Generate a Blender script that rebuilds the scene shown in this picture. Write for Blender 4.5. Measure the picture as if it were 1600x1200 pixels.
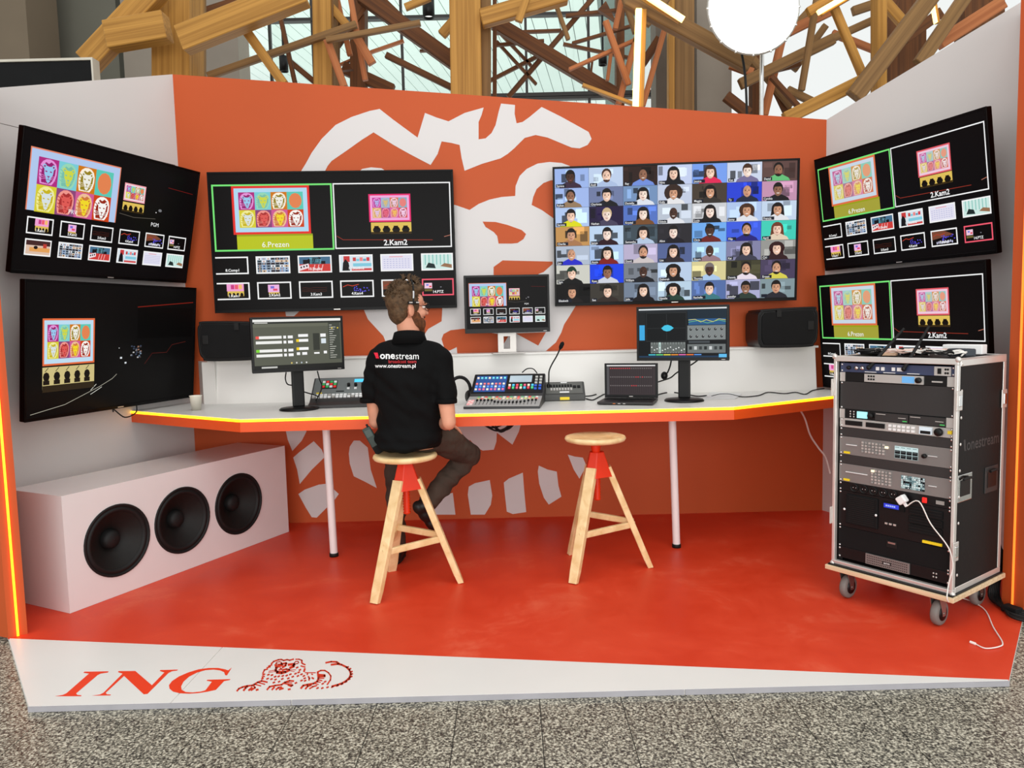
import bpy, bmesh, math, random
from math import sin, cos, pi, radians, sqrt
from mathutils import Vector, Matrix, Euler
from mathutils.bvhtree import BVHTree
random.seed(7)
sc = bpy.context.scene
for o in list(bpy.data.objects): bpy.data.objects.remove(o)
COL = sc.collection

# ------------------------------------------------------------------ camera
FPX, PITCH, ROLL, CAMH = 1170.0, radians(4.84), -0.024, 1.4
cam_d = bpy.data.cameras.new('camera'); cam = bpy.data.objects.new('camera', cam_d); COL.objects.link(cam)
cam_d.sensor_width = 36.0; cam_d.lens = 36.0 * FPX / 1600.0; cam_d.clip_end = 200
CR = Matrix.Rotation(pi / 2 - PITCH, 3, 'X') @ Matrix.Rotation(ROLL, 3, 'Z')
CP = Vector((0, 0, CAMH))
cam.matrix_world = Matrix.Translation(CP) @ CR.to_4x4()
sc.camera = cam

# ------------------------------------------------------------------ world, exposure
w = bpy.data.worlds.new('hall_daylight'); sc.world = w; w.use_nodes = True
bg = w.node_tree.nodes['Background']; bg.inputs[0].default_value = (0.97, 1.0, 0.985, 1); bg.inputs[1].default_value = 0.92
sc.view_settings.view_transform = 'Standard'; sc.view_settings.look = 'None'
sc.view_settings.exposure = 0.0; sc.view_settings.gamma = 1.0; sc.view_settings.use_curve_mapping = False

def area_light(name, loc, target, size, power, col=(1, 1, 1)):
    d = bpy.data.lights.new(name, 'AREA'); d.shape = 'RECTANGLE'; d.size, d.size_y = size; d.energy = power; d.color = col
    o = bpy.data.objects.new(name, d); COL.objects.link(o); o.location = loc
    o.rotation_euler = (Vector(target) - Vector(loc)).to_track_quat('-Z', 'Y').to_euler()
    return o
CEIL_FILL = area_light('ceiling_fill_light', (-2.0, 13.0, 0.6), (-2.0, 13.4, 7.0), (9.0, 5.0), 430, (0.97, 1, 0.985))  # added unseen fill, brightens the ceiling boards from below
HALL = area_light('hall_ceiling_light', (0.3, 0.8, 6.2), (0, 4.6, 0.4), (5.0, 2.5), 80, (1, 0.97, 0.93))
FRONT = area_light('front_fill_light', (0.5, -5.5, 2.2), (0.2, 4.8, 1.0), (9.0, 4.0), 420, (1, 0.985, 0.96))  # added fill behind the camera, lifts the wall under the desk

# ------------------------------------------------------------------ picture -> place helpers
def ray(x, y): return CR @ Vector(((x - 800) / FPX, -(y - 600) / FPX, -1))
def fl(x, y, z=0.0):
    d = ray(x, y); return CP + d * ((z - CAMH) / d.z)
def at(x, y, Y):
    d = ray(x, y); return CP + d * (Y / d.y)

# ------------------------------------------------------------------ materials
def lin(c):
    return tuple(((v / 255.0) / 12.92 if v <= 10.3 else (((v / 255.0) + 0.055) / 1.055) ** 2.4) for v in c)
MATS = {}
def mat(name, rgb, rough=0.5, metal=0.0, spec=0.5, var=0.06, scale=9.0, bump=0.0, bscale=60.0, bdist=0.004, emit=None, estr=0.0, coat=0.0):
    if name in MATS: return MATS[name]
    m = bpy.data.materials.new(name); m.use_nodes = True; nt = m.node_tree; N = nt.nodes; L = nt.links
    b = N['Principled BSDF']; c = lin(rgb)
    b.inputs['Roughness'].default_value = rough; b.inputs['Metallic'].default_value = metal
    b.inputs['Specular IOR Level'].default_value = spec; b.inputs['Coat Weight'].default_value = coat
    tc = N.new('ShaderNodeTexCoord'); nz = N.new('ShaderNodeTexNoise'); nz.inputs['Scale'].default_value = scale; nz.inputs['Detail'].default_value = 4
    L.new(tc.outputs['Object'], nz.inputs['Vector'])
    rp = N.new('ShaderNodeValToRGB'); rp.color_ramp.elements[0].position = 0.3; rp.color_ramp.elements[1].position = 0.7
    rp.color_ramp.elements[0].color = (*[v * (1 - var) for v in c], 1); rp.color_ramp.elements[1].color = (*[min(1, v * (1 + var)) for v in c], 1)
    L.new(nz.outputs['Fac'], rp.inputs['Fac']); L.new(rp.outputs['Color'], b.inputs['Base Color'])
    if bump:
        n2 = N.new('ShaderNodeTexNoise'); n2.inputs['Scale'].default_value = bscale; L.new(tc.outputs['Object'], n2.inputs['Vector'])
        bp = N.new('ShaderNodeBump'); bp.inputs['Strength'].default_value = bump; bp.inputs['Distance'].default_value = bdist
        L.new(n2.outputs['Fac'], bp.inputs['Height']); L.new(bp.outputs['Normal'], b.inputs['Normal'])
    if emit is not None:
        b.inputs['Emission Color'].default_value = (*lin(emit), 1); b.inputs['Emission Strength'].default_value = estr
    MATS[name] = m; return m

def wood(name, a, b_, rough=0.5, sx=1.2, sy=22.0, spec=0.35):
    if name in MATS: return MATS[name]
    m = bpy.data.materials.new(name); m.use_nodes = True; nt = m.node_tree; N = nt.nodes; L = nt.links
    b = N['Principled BSDF']; b.inputs['Roughness'].default_value = rough; b.inputs['Specular IOR Level'].default_value = spec
    tc = N.new('ShaderNodeTexCoord'); mp = N.new('ShaderNodeMapping'); mp.inputs['Scale'].default_value = (sx, sy, sy)
    L.new(tc.outputs['Object'], mp.inputs['Vector'])
    nz = N.new('ShaderNodeTexNoise'); nz.inputs['Scale'].default_value = 1.0; nz.inputs['Detail'].default_value = 6; nz.inputs['Distortion'].default_value = 0.6
    L.new(mp.outputs['Vector'], nz.inputs['Vector'])
    rp = N.new('ShaderNodeValToRGB'); rp.color_ramp.elements[0].position = 0.35; rp.color_ramp.elements[1].position = 0.66
    rp.color_ramp.elements[0].color = (*lin(a), 1); rp.color_ramp.elements[1].color = (*lin(b_), 1)
    L.new(nz.outputs['Fac'], rp.inputs['Fac']); L.new(rp.outputs['Color'], b.inputs['Base Color'])
    MATS[name] = m; return m

def granite():
    m = bpy.data.materials.new('granite'); m.use_nodes = True; nt = m.node_tree; N = nt.nodes; L = nt.links
    b = N['Principled BSDF']; b.inputs['Roughness'].default_value = 0.35
    geo = N.new('ShaderNodeNewGeometry')
    def noise(s, d=3):
        n = N.new('ShaderNodeTexNoise'); n.inputs['Scale'].default_value = s; n.inputs['Detail'].default_value = d
        L.new(geo.outputs['Position'], n.inputs['Vector']); return n
    r1 = N.new('ShaderNodeValToRGB'); e = r1.color_ramp.elements
    e[0].position = 0.34; e[0].color = (*lin((46, 45, 42)), 1); e[1].position = 0.65; e[1].color = (*lin((216, 210, 192)), 1)
    k = r1.color_ramp.elements.new(0.45); k.color = (*lin((112, 108, 97)), 1)
    k = r1.color_ramp.elements.new(0.55); k.color = (*lin((160, 154, 138)), 1)
    L.new(noise(120, 2).outputs['Fac'], r1.inputs['Fac'])
    r2 = N.new('ShaderNodeValToRGB'); e = r2.color_ramp.elements
    e[0].position = 0.60; e[0].color = (1, 1, 1, 1); e[1].position = 0.66; e[1].color = (*lin((60, 58, 52)), 1)
    L.new(noise(170, 1).outputs['Fac'], r2.inputs['Fac'])
    mx = N.new('ShaderNodeMix'); mx.data_type = 'RGBA'; mx.blend_type = 'MULTIPLY'; mx.inputs['Factor'].default_value = 0.9
    L.new(r1.outputs['Color'], mx.inputs['A']); L.new(r2.outputs['Color'], mx.inputs['B']); L.new(mx.outputs['Result'], b.inputs['Base Color'])
    MATS['granite'] = m; return m

def carpet():
    m = bpy.data.materials.new('red_vinyl'); m.use_nodes = True; nt = m.node_tree; N = nt.nodes; L = nt.links
    b = N['Principled BSDF']; b.inputs['Roughness'].default_value = 0.42; b.inputs['Specular IOR Level'].default_value = 0.35
    geo = N.new('ShaderNodeNewGeometry')
    n1 = N.new('ShaderNodeTexNoise'); n1.inputs['Scale'].default_value = 2.2; n1.inputs['Detail'].default_value = 7; n1.inputs['Roughness'].default_value = 0.7; n1.inputs['Distortion'].default_value = 0.35
    L.new(geo.outputs['Position'], n1.inputs['Vector'])
    r = N.new('ShaderNodeValToRGB'); e = r.color_ramp.elements
    e[0].position = 0.36; e[0].color = (*lin((214, 58, 28)), 1); e[1].position = 0.72; e[1].color = (*lin((230, 98, 68)), 1)
    k = e.new(0.55); k.color = (*lin((222, 68, 38)), 1)
    L.new(n1.outputs['Fac'], r.inputs['Fac']); L.new(r.outputs['Color'], b.inputs['Base Color'])
    r2 = N.new('ShaderNodeMapRange'); r2.inputs['To Min'].default_value = 0.3; r2.inputs['To Max'].default_value = 0.6
    L.new(n1.outputs['Fac'], r2.inputs['Value']); L.new(r2.outputs['Result'], b.inputs['Roughness'])
    MATS['carpet'] = m; return m

def screen_mat(name, strength):
    m = bpy.data.materials.new(name); m.use_nodes = True; nt = m.node_tree; N = nt.nodes; L = nt.links
    b = N['Principled BSDF']; b.inputs['Base Color'].default_value = (0.004, 0.004, 0.004, 1); b.inputs['Roughness'].default_value = 0.3
    b.inputs['Specular IOR Level'].default_value = 0.06
    a = N.new('ShaderNodeAttribute'); a.attribute_name = 'col'
    L.new(a.outputs['Color'], b.inputs['Emission Color']); b.inputs['Emission Strength'].default_value = strength
    MATS[name] = m; return m
def print_mat():
    m = bpy.data.materials.new('surface_print'); m.use_nodes = True; nt = m.node_tree; N = nt.nodes; L = nt.links
    b = N['Principled BSDF']; b.inputs['Roughness'].default_value = 0.5
    a = N.new('ShaderNodeAttribute'); a.attribute_name = 'col'; L.new(a.outputs['Color'], b.inputs['Base Color'])
    MATS['print'] = m; return m
granite(); carpet(); SCREEN = screen_mat('lit_screen', 1.0); PRINT = print_mat()

M_white = mat('white_laminate', (232, 230, 226), 0.35, var=0.015, scale=3)
M_wall = mat('white_wall_paint', (214, 210, 208), 0.6, var=0.02, scale=2)
M_orange = mat('orange_wall_paint', (191, 82, 36), 0.55, var=0.03, scale=1.5, spec=0.3)
M_vinylw = mat('white_wall_vinyl', (214, 210, 210), 0.5, var=0.01, scale=2)
M_vinylo = mat('orange_wall_vinyl', (191, 82, 36), 0.55, var=0.02, scale=2, spec=0.3)
M_fascia = mat('orange_fascia', (232, 84, 22), 0.45, var=0.02)
M_black = mat('black_plastic', (14, 14, 15), 0.42, spec=0.3, var=0.1)
M_blackm = mat('black_matte', (18, 18, 19), 0.75, spec=0.2, var=0.12, bump=0.1)
M_glossb = mat('gloss_black_bezel', (8, 8, 9), 0.3, spec=0.12, var=0.05)
M_cone = mat('speaker_cone_paper', (20, 20, 19), 0.6, spec=0.3, var=0.15, scale=40)
M_rubber = mat('black_rubber', (22, 22, 22), 0.6, spec=0.3)
M_darkgrey = mat('dark_grey_metal', (52, 50, 50), 0.5, metal=0.2, var=0.05)
M_grey = mat('grey_panel', (132, 128, 126), 0.4, metal=0.3, var=0.05)
M_silver = mat('silver_panel', (196, 192, 188), 0.35, metal=0.4, var=0.04)
M_alu = mat('aluminium', (222, 217, 212), 0.32, metal=0.55, var=0.05)
M_chrome = mat('chrome', (225, 225, 225), 0.15, metal=1.0, var=0.03)
M_yellow = mat('yellow_tape', (240, 210, 30), 0.5)
M_cup = mat('white_paper_cup', (240, 236, 222), 0.6, var=0.02)
M_paper = mat('white_paper', (238, 238, 238), 0.7, var=0.01)
M_legw = mat('white_leg_enamel', (236, 228, 228), 0.35, var=0.02)
M_redp = mat('red_stool_plastic', (224, 50, 8), 0.35, var=0.04)
M_ash = wood('ash_wood', (224, 188, 132), (246, 220, 170), 0.45, 14, 14)
M_timber = wood('larch_timber', (156, 108, 42), (194, 142, 66), 0.6, 0.5, 34)
M_timberd = wood('dark_timber', (84, 48, 20), (112, 66, 28), 0.65, 0.5, 34)
M_timbero = wood('reddish_timber', (162, 92, 50), (190, 118, 70), 0.6, 0.5, 34)
M_timberg = wood('grey_brown_timber', (118, 86, 50), (146, 110, 66), 0.65, 0.5, 34)
M_ply = wood('plywood_edge', (206, 178, 140), (232, 208, 172), 0.6, 2, 60)
M_concrete = mat('concrete', (150, 140, 128), 0.8, var=0.08, scale=1.4, bump=0.1)
M_concb = mat('brown_plaster', (112, 98, 80), 0.8, var=0.08, scale=1.2)
M_conc2 = mat('greenish_plaster', (116, 114, 102), 0.8, var=0.08, scale=1.0)
M_whitec = mat('white_cable', (236, 232, 226), 0.5)
M_greyrub = mat('grey_caster_rubber', (120, 118, 114), 0.6)
M_steel = mat('steel', (170, 168, 164), 0.3, metal=0.9)
M_led = mat('led_amber', (255, 190, 40), 0.4, emit=(255, 186, 20), estr=3.0)
M_led2 = mat('led_orange', (255, 150, 30), 0.4, emit=(255, 150, 16), estr=3.0)
M_led3 = mat('led_dim_orange', (255, 140, 50), 0.4, emit=(255, 128, 40), estr=1.0)
M_ledw = mat('led_warm_white', (255, 230, 170), 0.4, emit=(255, 214, 120), estr=3.5)
M_lamp = mat('lamp_diffuser', (255, 255, 255), 0.5, emit=(255, 255, 252), estr=3.0)
M_mint = mat('pale_mint_board', (224, 240, 234), 0.6, var=0.03, scale=0.6)
M_mull = mat('dark_mullion', (48, 44, 42), 0.5)

# ------------------------------------------------------------------ object helpers
def tag(o, label=None, cat=None, group=None, kind=None):
    if label: o['label'] = label
    if cat: o['category'] = cat
    if group: o['group'] = group
    if kind: o['kind'] = kind
    return o
def empty(name, loc=(0, 0, 0), rot=None, label=None, cat=None, group=None):
    o = bpy.data.objects.new(name, None); COL.objects.link(o); o.location = loc; o.empty_display_size = 0.1
    if rot is not None: o.rotation_euler = rot if not isinstance(rot, (int, float)) else (0, 0, rot)
    return tag(o, label, cat, group)
def rotm(yaw, tilt=0, roll=0):
    return (Matrix.Rotation(yaw, 3, 'Z') @ Matrix.Rotation(tilt, 3, 'X') @ Matrix.Rotation(roll, 3, 'Y')).to_euler()

class MB:
    def __init__(s): s.v = []; s.f = []; s.sm = []
    def add(s, vs, fs, smooth=False):
        b = len(s.v); s.v += [tuple(v) for v in vs]; s.f += [tuple(i + b for i in f) for f in fs]; s.sm += [smooth] * len(fs); return s
    def box(s, c, size, M=None):
        hx, hy, hz = [q / 2 for q in size]; vs = []
        for dx, dy, dz in ((-1, -1, -1), (1, -1, -1), (1, 1, -1), (-1, 1, -1), (-1, -1, 1), (1, -1, 1), (1, 1, 1), (-1, 1, 1)):
            v = Vector((dx * hx, dy * hy, dz * hz))
            if M is not None: v = M @ v
            vs.append(v + Vector(c))
        return s.add(vs, [(0, 3, 2, 1), (4, 5, 6, 7), (0, 1, 5, 4), (1, 2, 6, 5), (2, 3, 7, 6), (3, 0, 4, 7)])
    def bb(s, a, b):
        return s.box([(a[i] + b[i]) / 2 for i in range(3)], [abs(b[i] - a[i]) for i in range(3)])
    def prism(s, poly, d0, d1, f):      # f maps (a,b,d)->xyz
        n = len(poly); vs = [f(a, b, d0) for a, b in poly] + [f(a, b, d1) for a, b in poly]
        return s.add(vs, [tuple(range(n)), tuple(range(2 * n - 1, n - 1, -1))] + [(i, i + n, (i + 1) % n + n, (i + 1) % n) for i in range(n)])
    def prz(s, poly, z0, z1): return s.prism(poly, z1, z0, lambda a, b, d: (a, b, d))
    def pry(s, poly, y0, y1): return s.prism(poly, y0, y1, lambda a, b, d: (a, d, b))
    def prx(s, poly, x0, x1): return s.prism(poly, x1, x0, lambda a, b, d: (d, a, b))
    def rings(s, R, close=True, smooth=True):
        n = len(R[0]); vs = [v for r in R for v in r]; fs = []
        for i in range(len(R) - 1):
            for j in range(n): k = (j + 1) % n; fs.append((i * n + j, i * n + k, (i + 1) * n + k, (i + 1) * n + j))
        s.add(vs, fs, smooth)
        if close:
            s.add(R[0], [tuple(range(n - 1, -1, -1))]); s.add(R[-1], [tuple(range(n))])
        return s
    def tube(s, pts, r, n=8, close=True):
        pts = [Vector(p) for p in pts]; m = len(pts); rs = r if isinstance(r, (list, tuple)) else [r] * m
        R = []; up = None
        for i, p in enumerate(pts):
            t = (pts[min(i + 1, m - 1)] - pts[max(i - 1, 0)]).normalized()
            if up is None: up = Vector((0, 0, 1)) if abs(t.z) < 0.9 else Vector((1, 0, 0))
            a = t.cross(up)
            if a.length < 1e-4: a = t.cross(Vector((0.3, 1, 0.2)))
            a.normalize(); b = a.cross(t).normalized(); up = b
            R.append([p + (a * cos(2 * pi * j / n) + b * sin(2 * pi * j / n)) * rs[i] for j in range(n)])
        return s.rings(R, close)
    def cyl(s, a, b, r, n=16, r2=None):
        return s.tube([a, b], [r, r if r2 is None else r2], n)
    def lathe(s, prof, c=(0, 0, 0), n=24, axis='Z', close=False):
        R = []
        for r, h in prof:
            ring = []
            for j in range(n):
                t = 2 * pi * j / n
                if axis == 'Z': q = (r * cos(t), r * sin(t), h)
                elif axis == 'Y': q = (r * cos(t), h, -r * sin(t))
                else: q = (h, r * cos(t), r * sin(t))
                ring.append(Vector(q) + Vector(c))
            R.append(ring)
        return s.rings(R, close)
    def ell(s, c, r, n=16, m=10, M=None):
        R = []
        for i in range(m + 1):
            ph = -pi / 2 + pi * i / m; ring = []
            cr = max(cos(ph), 1e-3)
            for j in range(n):
                v = Vector((r[0] * cr * cos(2 * pi * j / n), r[1] * cr * sin(2 * pi * j / n), r[2] * sin(ph)))
                if M is not None: v = M @ v
                ring.append(v + Vector(c))
            R.append(ring)
        return s.rings(R, True)
    def build(s, name, m, parent=None, bevel=0, seg=2, label=None, kind=None):
        me = bpy.data.meshes.new(name); me.from_pydata(s.v, [], s.f); me.update()
        me.polygons.foreach_set('use_smooth', s.sm)
        me.materials.append(m)
        o = bpy.data.objects.new(name, me); COL.objects.link(o)
        if parent: o.parent = parent
        if bevel:
            b = o.modifiers.new('bevel', 'BEVEL'); b.width = bevel; b.segments = seg; b.limit_method = 'ANGLE'; b.angle_limit = radians(40)
        if label: o['label'] = label
        if kind: o['kind'] = kind
        return o
def copy_part(o, parent, loc=None):
    c = o.copy(); COL.objects.link(c); c.parent = parent
    if loc is not None: c.location = loc
    return c
def spline(pts, n=6):
    P = [Vector(p) for p in pts]; out = []
    for i in range(len(P) - 1):
        p0, p1, p2, p3 = P[max(i - 1, 0)], P[i], P[i + 1], P[min(i + 2, len(P) - 1)]
        for k in range(n):
            t = k / n
            out.append(0.5 * ((2 * p1) + (p2 - p0) * t + (2 * p0 - 5 * p1 + 4 * p2 - p3) * t * t + (3 * p1 - p0 - 3 * p2 + p3) * t ** 3))
    out.append(P[-1]); return out

_txt = {}
def text_tris(s, bold=0.0):
    k = (s, bold)
    if k in _txt: return _txt[k]
    cu = bpy.data.curves.new('t', 'FONT'); cu.body = s; cu.size = 1.0; cu.resolution_u = 2; cu.offset = bold
    o = bpy.data.objects.new('t', cu); COL.objects.link(o)
    dg = bpy.context.evaluated_depsgraph_get(); me = o.evaluated_get(dg).to_mesh()
    vs = [(v.co.x, v.co.y) for v in me.vertices]; fs = [tuple(p.vertices) for p in me.polygons]
    o.evaluated_get(dg).to_mesh_clear(); bpy.data.objects.remove(o); bpy.data.curves.remove(cu)
    wd = max([v[0] for v in vs] or [0]); _txt[k] = (vs, fs, wd); return _txt[k]

class Canvas:
    """flat picture: polygons on thin layers, origin top-left, y down"""
    def __init__(s, w=160.0, h=90.0, bgc=None):
        s.w, s.h = w, h; s.v = []; s.f = []; s.c = []
        if bgc: s.rect(0, 0, w, h, bgc, 0)
    def poly(s, pts, col, l):
        b = len(s.v); s.v += [(x, y, l) for x, y in pts]; s.f.append(tuple(range(b, b + len(pts)))); s.c.append(col)
    def rect(s, x0, y0, x1, y1, col, l): s.poly([(x0, y0), (x1, y0), (x1, y1), (x0, y1)], col, l)
    def ell(s, cx, cy, rx, ry, col, l, n=14, a0=0, a1=2 * pi):
        full = abs(a1 - a0 - 2 * pi) < 1e-6
        s.poly([(cx + rx * cos(a0 + (a1 - a0) * i / (n if full else n - 1)), cy + ry * sin(a0 + (a1 - a0) * i / (n if full else n - 1))) for i in range(n)], col, l)
    def line(s, pts, wd, col, l):
        for (x0, y0), (x1, y1) in zip(pts, pts[1:]):
            dx, dy = x1 - x0, y1 - y0; d = sqrt(dx * dx + dy * dy) or 1; ex, ey = dx / d * wd * 0.25, dy / d * wd * 0.25; nx, ny = -dy / d * wd / 2, dx / d * wd / 2
            s.poly([(x0 - ex + nx, y0 - ey + ny), (x1 + ex + nx, y1 + ey + ny), (x1 + ex - nx, y1 + ey - ny), (x0 - ex - nx, y0 - ey - ny)], col, l)
    def frame(s, x0, y0, x1, y1, t, col, l):
        s.rect(x0, y0, x1, y0 + t, col, l); s.rect(x0, y1 - t, x1, y1, col, l); s.rect(x0, y0 + t, x0 + t, y1 - t, col, l); s.rect(x1 - t, y0 + t, x1, y1 - t, col, l)
    def text(s, t, x, y, size, col, l, align='c', bold=0.0, sx=1.0):
        vs, fs, wd = text_tris(t, bold); ox = {'c': -wd / 2, 'l': 0, 'r': -wd}[align]; b = len(s.v)
        s.v += [(x + (vx + ox) * size * sx, y - vy * size, l) for vx, vy in vs]
        for f in fs: s.f.append(tuple(i + b for i in f)); s.c.append(col)
    def build(s, name, parent, W, H, y=0.0, m=None, f=None, step=0.0002, label=None):
        f = f or (lambda u, v, l: ((u / s.w - 0.5) * W, y - l * step, (0.5 - v / s.h) * H))
        me = bpy.data.meshes.new(name); me.from_pydata([f(*v) for v in s.v], [], s.f); me.update()
        at_ = me.attributes.new('col', 'FLOAT_COLOR', 'FACE')
        buf = []
        for c in s.c: buf += [*lin(c), 1.0]
        at_.data.foreach_set('color', buf)
        me.materials.append(m or SCREEN)
        o = bpy.data.objects.new(name, me); COL.objects.link(o); o.parent = parent
        if label: o['label'] = label
        return o
# ================================================================== SETTING
def struct(o): o['kind'] = 'structure'; return o
GZ = -0.022            # hall floor level; the stand's platform top is z = 0
YB = 5.24              # back wall plane
# hall floor: screed below, granite tiles on top
fl_o = struct(MB().bb((-9, -1.5, GZ - 0.05), (9, 16, GZ - 0.004)).build('floor', mat('dark_joint', (70, 66, 60), 0.8)))
for a_, b_ in (((-9, -1.5), (9, 0.33)), ((-9, .33), (-3.6, 16)), ((3.75, .33), (9, 16)), ((-3.6, 5.82), (3.75, 16))):
    MB().bb((*a_, GZ - .004), (*b_, GZ)).build('floor_field', MATS['granite'], fl_o)
tile_me = None
TX, TY = 0.305, 0.61
for i in range(-12, 12):
    for j in range(-1, 8):
        x0 = i * TX + 0.075; y0 = 2.16 + (j - 2) * TY
        if j >= 4 and abs(x0 + TX / 2) < 2.1: continue
        if tile_me is None:
            t = MB().box((0, 0, -0.002), (TX - 0.0035, TY - 0.0035, 0.004)).build('tile', MATS['granite'], fl_o, 0.0008, 1); tile_me = t.data
        else:
            t = bpy.data.objects.new('tile', tile_me); COL.objects.link(t); t.parent = fl_o
        t.location = (x0 + TX / 2, y0 + TY / 2, GZ)

# platform
PL = [(-1.845, 2.705), (1.85, 2.722), (2.325, 3.335), (2.95, 4.15), (2.5, 5.4), (-2.5, 5.4), (-3.0, 4.15), (-2.34, 3.335)]
plat = empty('stand_platform', (0, 0, 0), None, 'low red-topped stage platform with a white printed front edge', 'platform')
MB().prz(PL, GZ, -0.004).build('base', M_white, plat, label='white edge of the platform')
cutA, cutB = fl(28, 998), fl(1577, 1062)
sl = (cutB.y - cutA.y) / (cutB.x - cutA.x)
yc = lambda x: cutA.y + sl * (x - cutA.x)
red = [(-2.345, yc(-2.345)), (1.855, yc(1.855) ), (2.325, 3.335), (2.95, 4.15), (2.5, 5.4), (-2.5, 5.4), (-3.0, 4.15)]
MB().prz(red, -0.004, 0.0).build('red_covering', MATS['carpet'], plat, label='scuffed red vinyl covering')
# white front board, in panels
s0, s1 = fl(345, 1014), fl(265, 1100)
MB().prz([(-1.845, 2.705), (s1.x - .0015, 2.7065), (s0.x - .0015, yc(s0.x)), (-2.337, yc(-2.337))], -0.004, 0.0).build('front_board', M_white, plat)
MB().prz([(s1.x + .0015, 2.7065), (1.849, 2.7215), (1.852, yc(1.852)), (s0.x + .0015, yc(s0.x))], -0.004, 0.0).build('front_board', M_white, plat)
edge = mat('grey_edge_strip', (168, 166, 172), 0.5)
for a, b in ((-1.845, -0.86), (-0.855, 0.62), (0.625, 1.85)):
    MB().prz([(a, 2.699 + (a + 1.845) * .0046), (b, 2.699 + (b + 1.845) * .0046), (b, 2.704 + (b + 1.845) * .0046), (a, 2.704 + (a + 1.845) * .0046)], GZ + .001, -0.001).build('edge_strip', edge, plat, label='grey edging strip')
# printed logo on the white board
ORG = (238, 58, 6)
def zp(pts, ox, oy, k): return [(ox + k * x, oy + k * y) for x, y in pts]
logo = Canvas(1, 1)
I_ = [(30,320),(100,308),(130,295),(325,125),(278,118),(285,108),(495,105),(490,115),(425,125),(400,138),(215,295),(225,308),(262,312),(258,320)]
N_ = [(348,315),(420,305),(450,290),(615,125),(575,112),(580,103),(725,102),(868,225),(975,115),(935,102),(940,94),(1092,90),(1088,98),(1040,105),(1010,120),(830,300),(797,303),(628,145),(470,290),(480,303),(515,305),(510,313)]
G_ = [(1558,72),(1515,140),(1500,138),(1490,112),(1455,97),(1400,90),(1330,95),(1260,115),(1190,150),(1140,195),(1120,235),(1125,265),(1160,283),(1220,287),(1290,280),(1330,268),(1385,195),(1340,186),(1345,178),(1545,172),(1540,180),(1490,190),(1420,265),(1350,280),(1270,293),(1190,298),(1110,295),(1050,280),(1020,255),(1015,225),(1040,190),(1100,150),(1180,115),(1270,88),(1360,76),(1440,76),(1500,88),(1525,97)]
for g in (I_, N_, G_): logo.poly(zp(g, 80, 1030, .18125), ORG, 1)
def fmap(u, v, l):
    p = fl(u, v); return (p.x, p.y, 0.0003 + l * 0.0001)
logo.build('printed_letters', plat, 1, 1, m=PRINT, f=fmap, label='orange serif italic lettering')
lion = Canvas(1, 1)
LS = [(14,[(390,330),(410,320)]),(12,[(395,305),(425,295)]),(12,[(402,280),(430,266)]),(12,[(405,260),(425,215),(465,205)]),(11,[(455,190),(500,175)]),(11,[(475,170),(520,150)]),(12,[(510,140),(540,110),(600,88),(640,85),(665,98),(710,86),(740,95),(790,80)]),(10,[(815,82),(860,82),(895,95)]),(14,[(893,95),(893,130)]),(12,[(900,135),(935,150)]),(11,[(880,165),(935,180)]),(16,[(930,200),(920,235)]),
(8,[(568,135),(580,118),(615,112),(640,122),(632,140),(600,146),(568,135)]),(8,[(800,128),(815,110),(845,108),(855,122),(838,136),(810,140)]),
(20,[(565,150),(575,190),(565,220),(590,245)]),(16,[(640,140),(700,130),(690,160),(650,185)]),(20,[(725,150),(800,142),(790,170),(745,190)]),(22,[(590,172),(650,150)]),(10,[(605,215),(640,205),(620,188)]),(14,[(650,215),(700,205),(740,210)]),(18,[(575,250),(640,256),(690,242),(740,216)]),(13,[(585,236),(680,236)]),
(6,[(480,232),(560,215)]),(5,[(475,247),(565,235)]),(5,[(740,215),(820,215)]),(5,[(745,225),(800,238)]),
(14,[(82,478),(105,450),(150,430),(210,415),(270,410),(300,395),(340,370),(390,352),(460,368)]),(16,[(165,472),(190,440),(215,420)]),(16,[(230,470),(270,435)]),(14,[(258,470),(310,437),(290,412)]),(10,[(345,372),(430,395)]),(10,[(310,396),(380,415)]),(16,[(322,466),(346,460)]),
(14,[(458,462),(490,425),(560,410),(640,400),(680,370),(740,350),(790,355)]),(14,[(520,462),(550,430)]),(14,[(570,460),(600,437),(640,430)]),(14,[(612,460),(660,445)]),(12,[(680,385),(780,405),(760,420),(720,405)]),(8,[(690,370),(770,378)]),(14,[(722,460),(748,455)]),
(8,[(935,250),(1065,250)]),(12,[(965,258),(960,276)]),(14,[(975,298),(988,320),(982,342)]),(14,[(1020,312),(1040,325)]),(10,[(1015,266),(1028,274)]),
(16,[(1092,250),(1100,320),(1085,360),(1040,385),(960,400),(910,410),(882,445)]),(12,[(1088,242),(1130,222),(1180,222),(1225,250),(1255,290),(1250,340),(1210,398)]),(15,[(1110,276),(1180,280),(1180,296),(1110,300)]),(9,[(1115,320),(1170,320)]),(10,[(1100,340),(1145,350)]),(9,[(1085,362),(1125,370)]),(14,[(938,452),(965,420),(1010,405)]),(12,[(990,450),(1030,425),(1080,410)]),(8,[(1060,388),(1100,396)]),
(16,[(1270,420),(1340,402),(1400,380),(1450,350),(1490,310),(1505,265),(1490,220),(1450,180),(1390,150),(1340,140),(1260,150)]),(14,[(1192,126),(1260,112),(1330,115),(1362,138)])]
for wd, p in LS: lion.line(zp(p, 360, 1020, .125), wd * .19, (214, 50, 14), 2)
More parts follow.
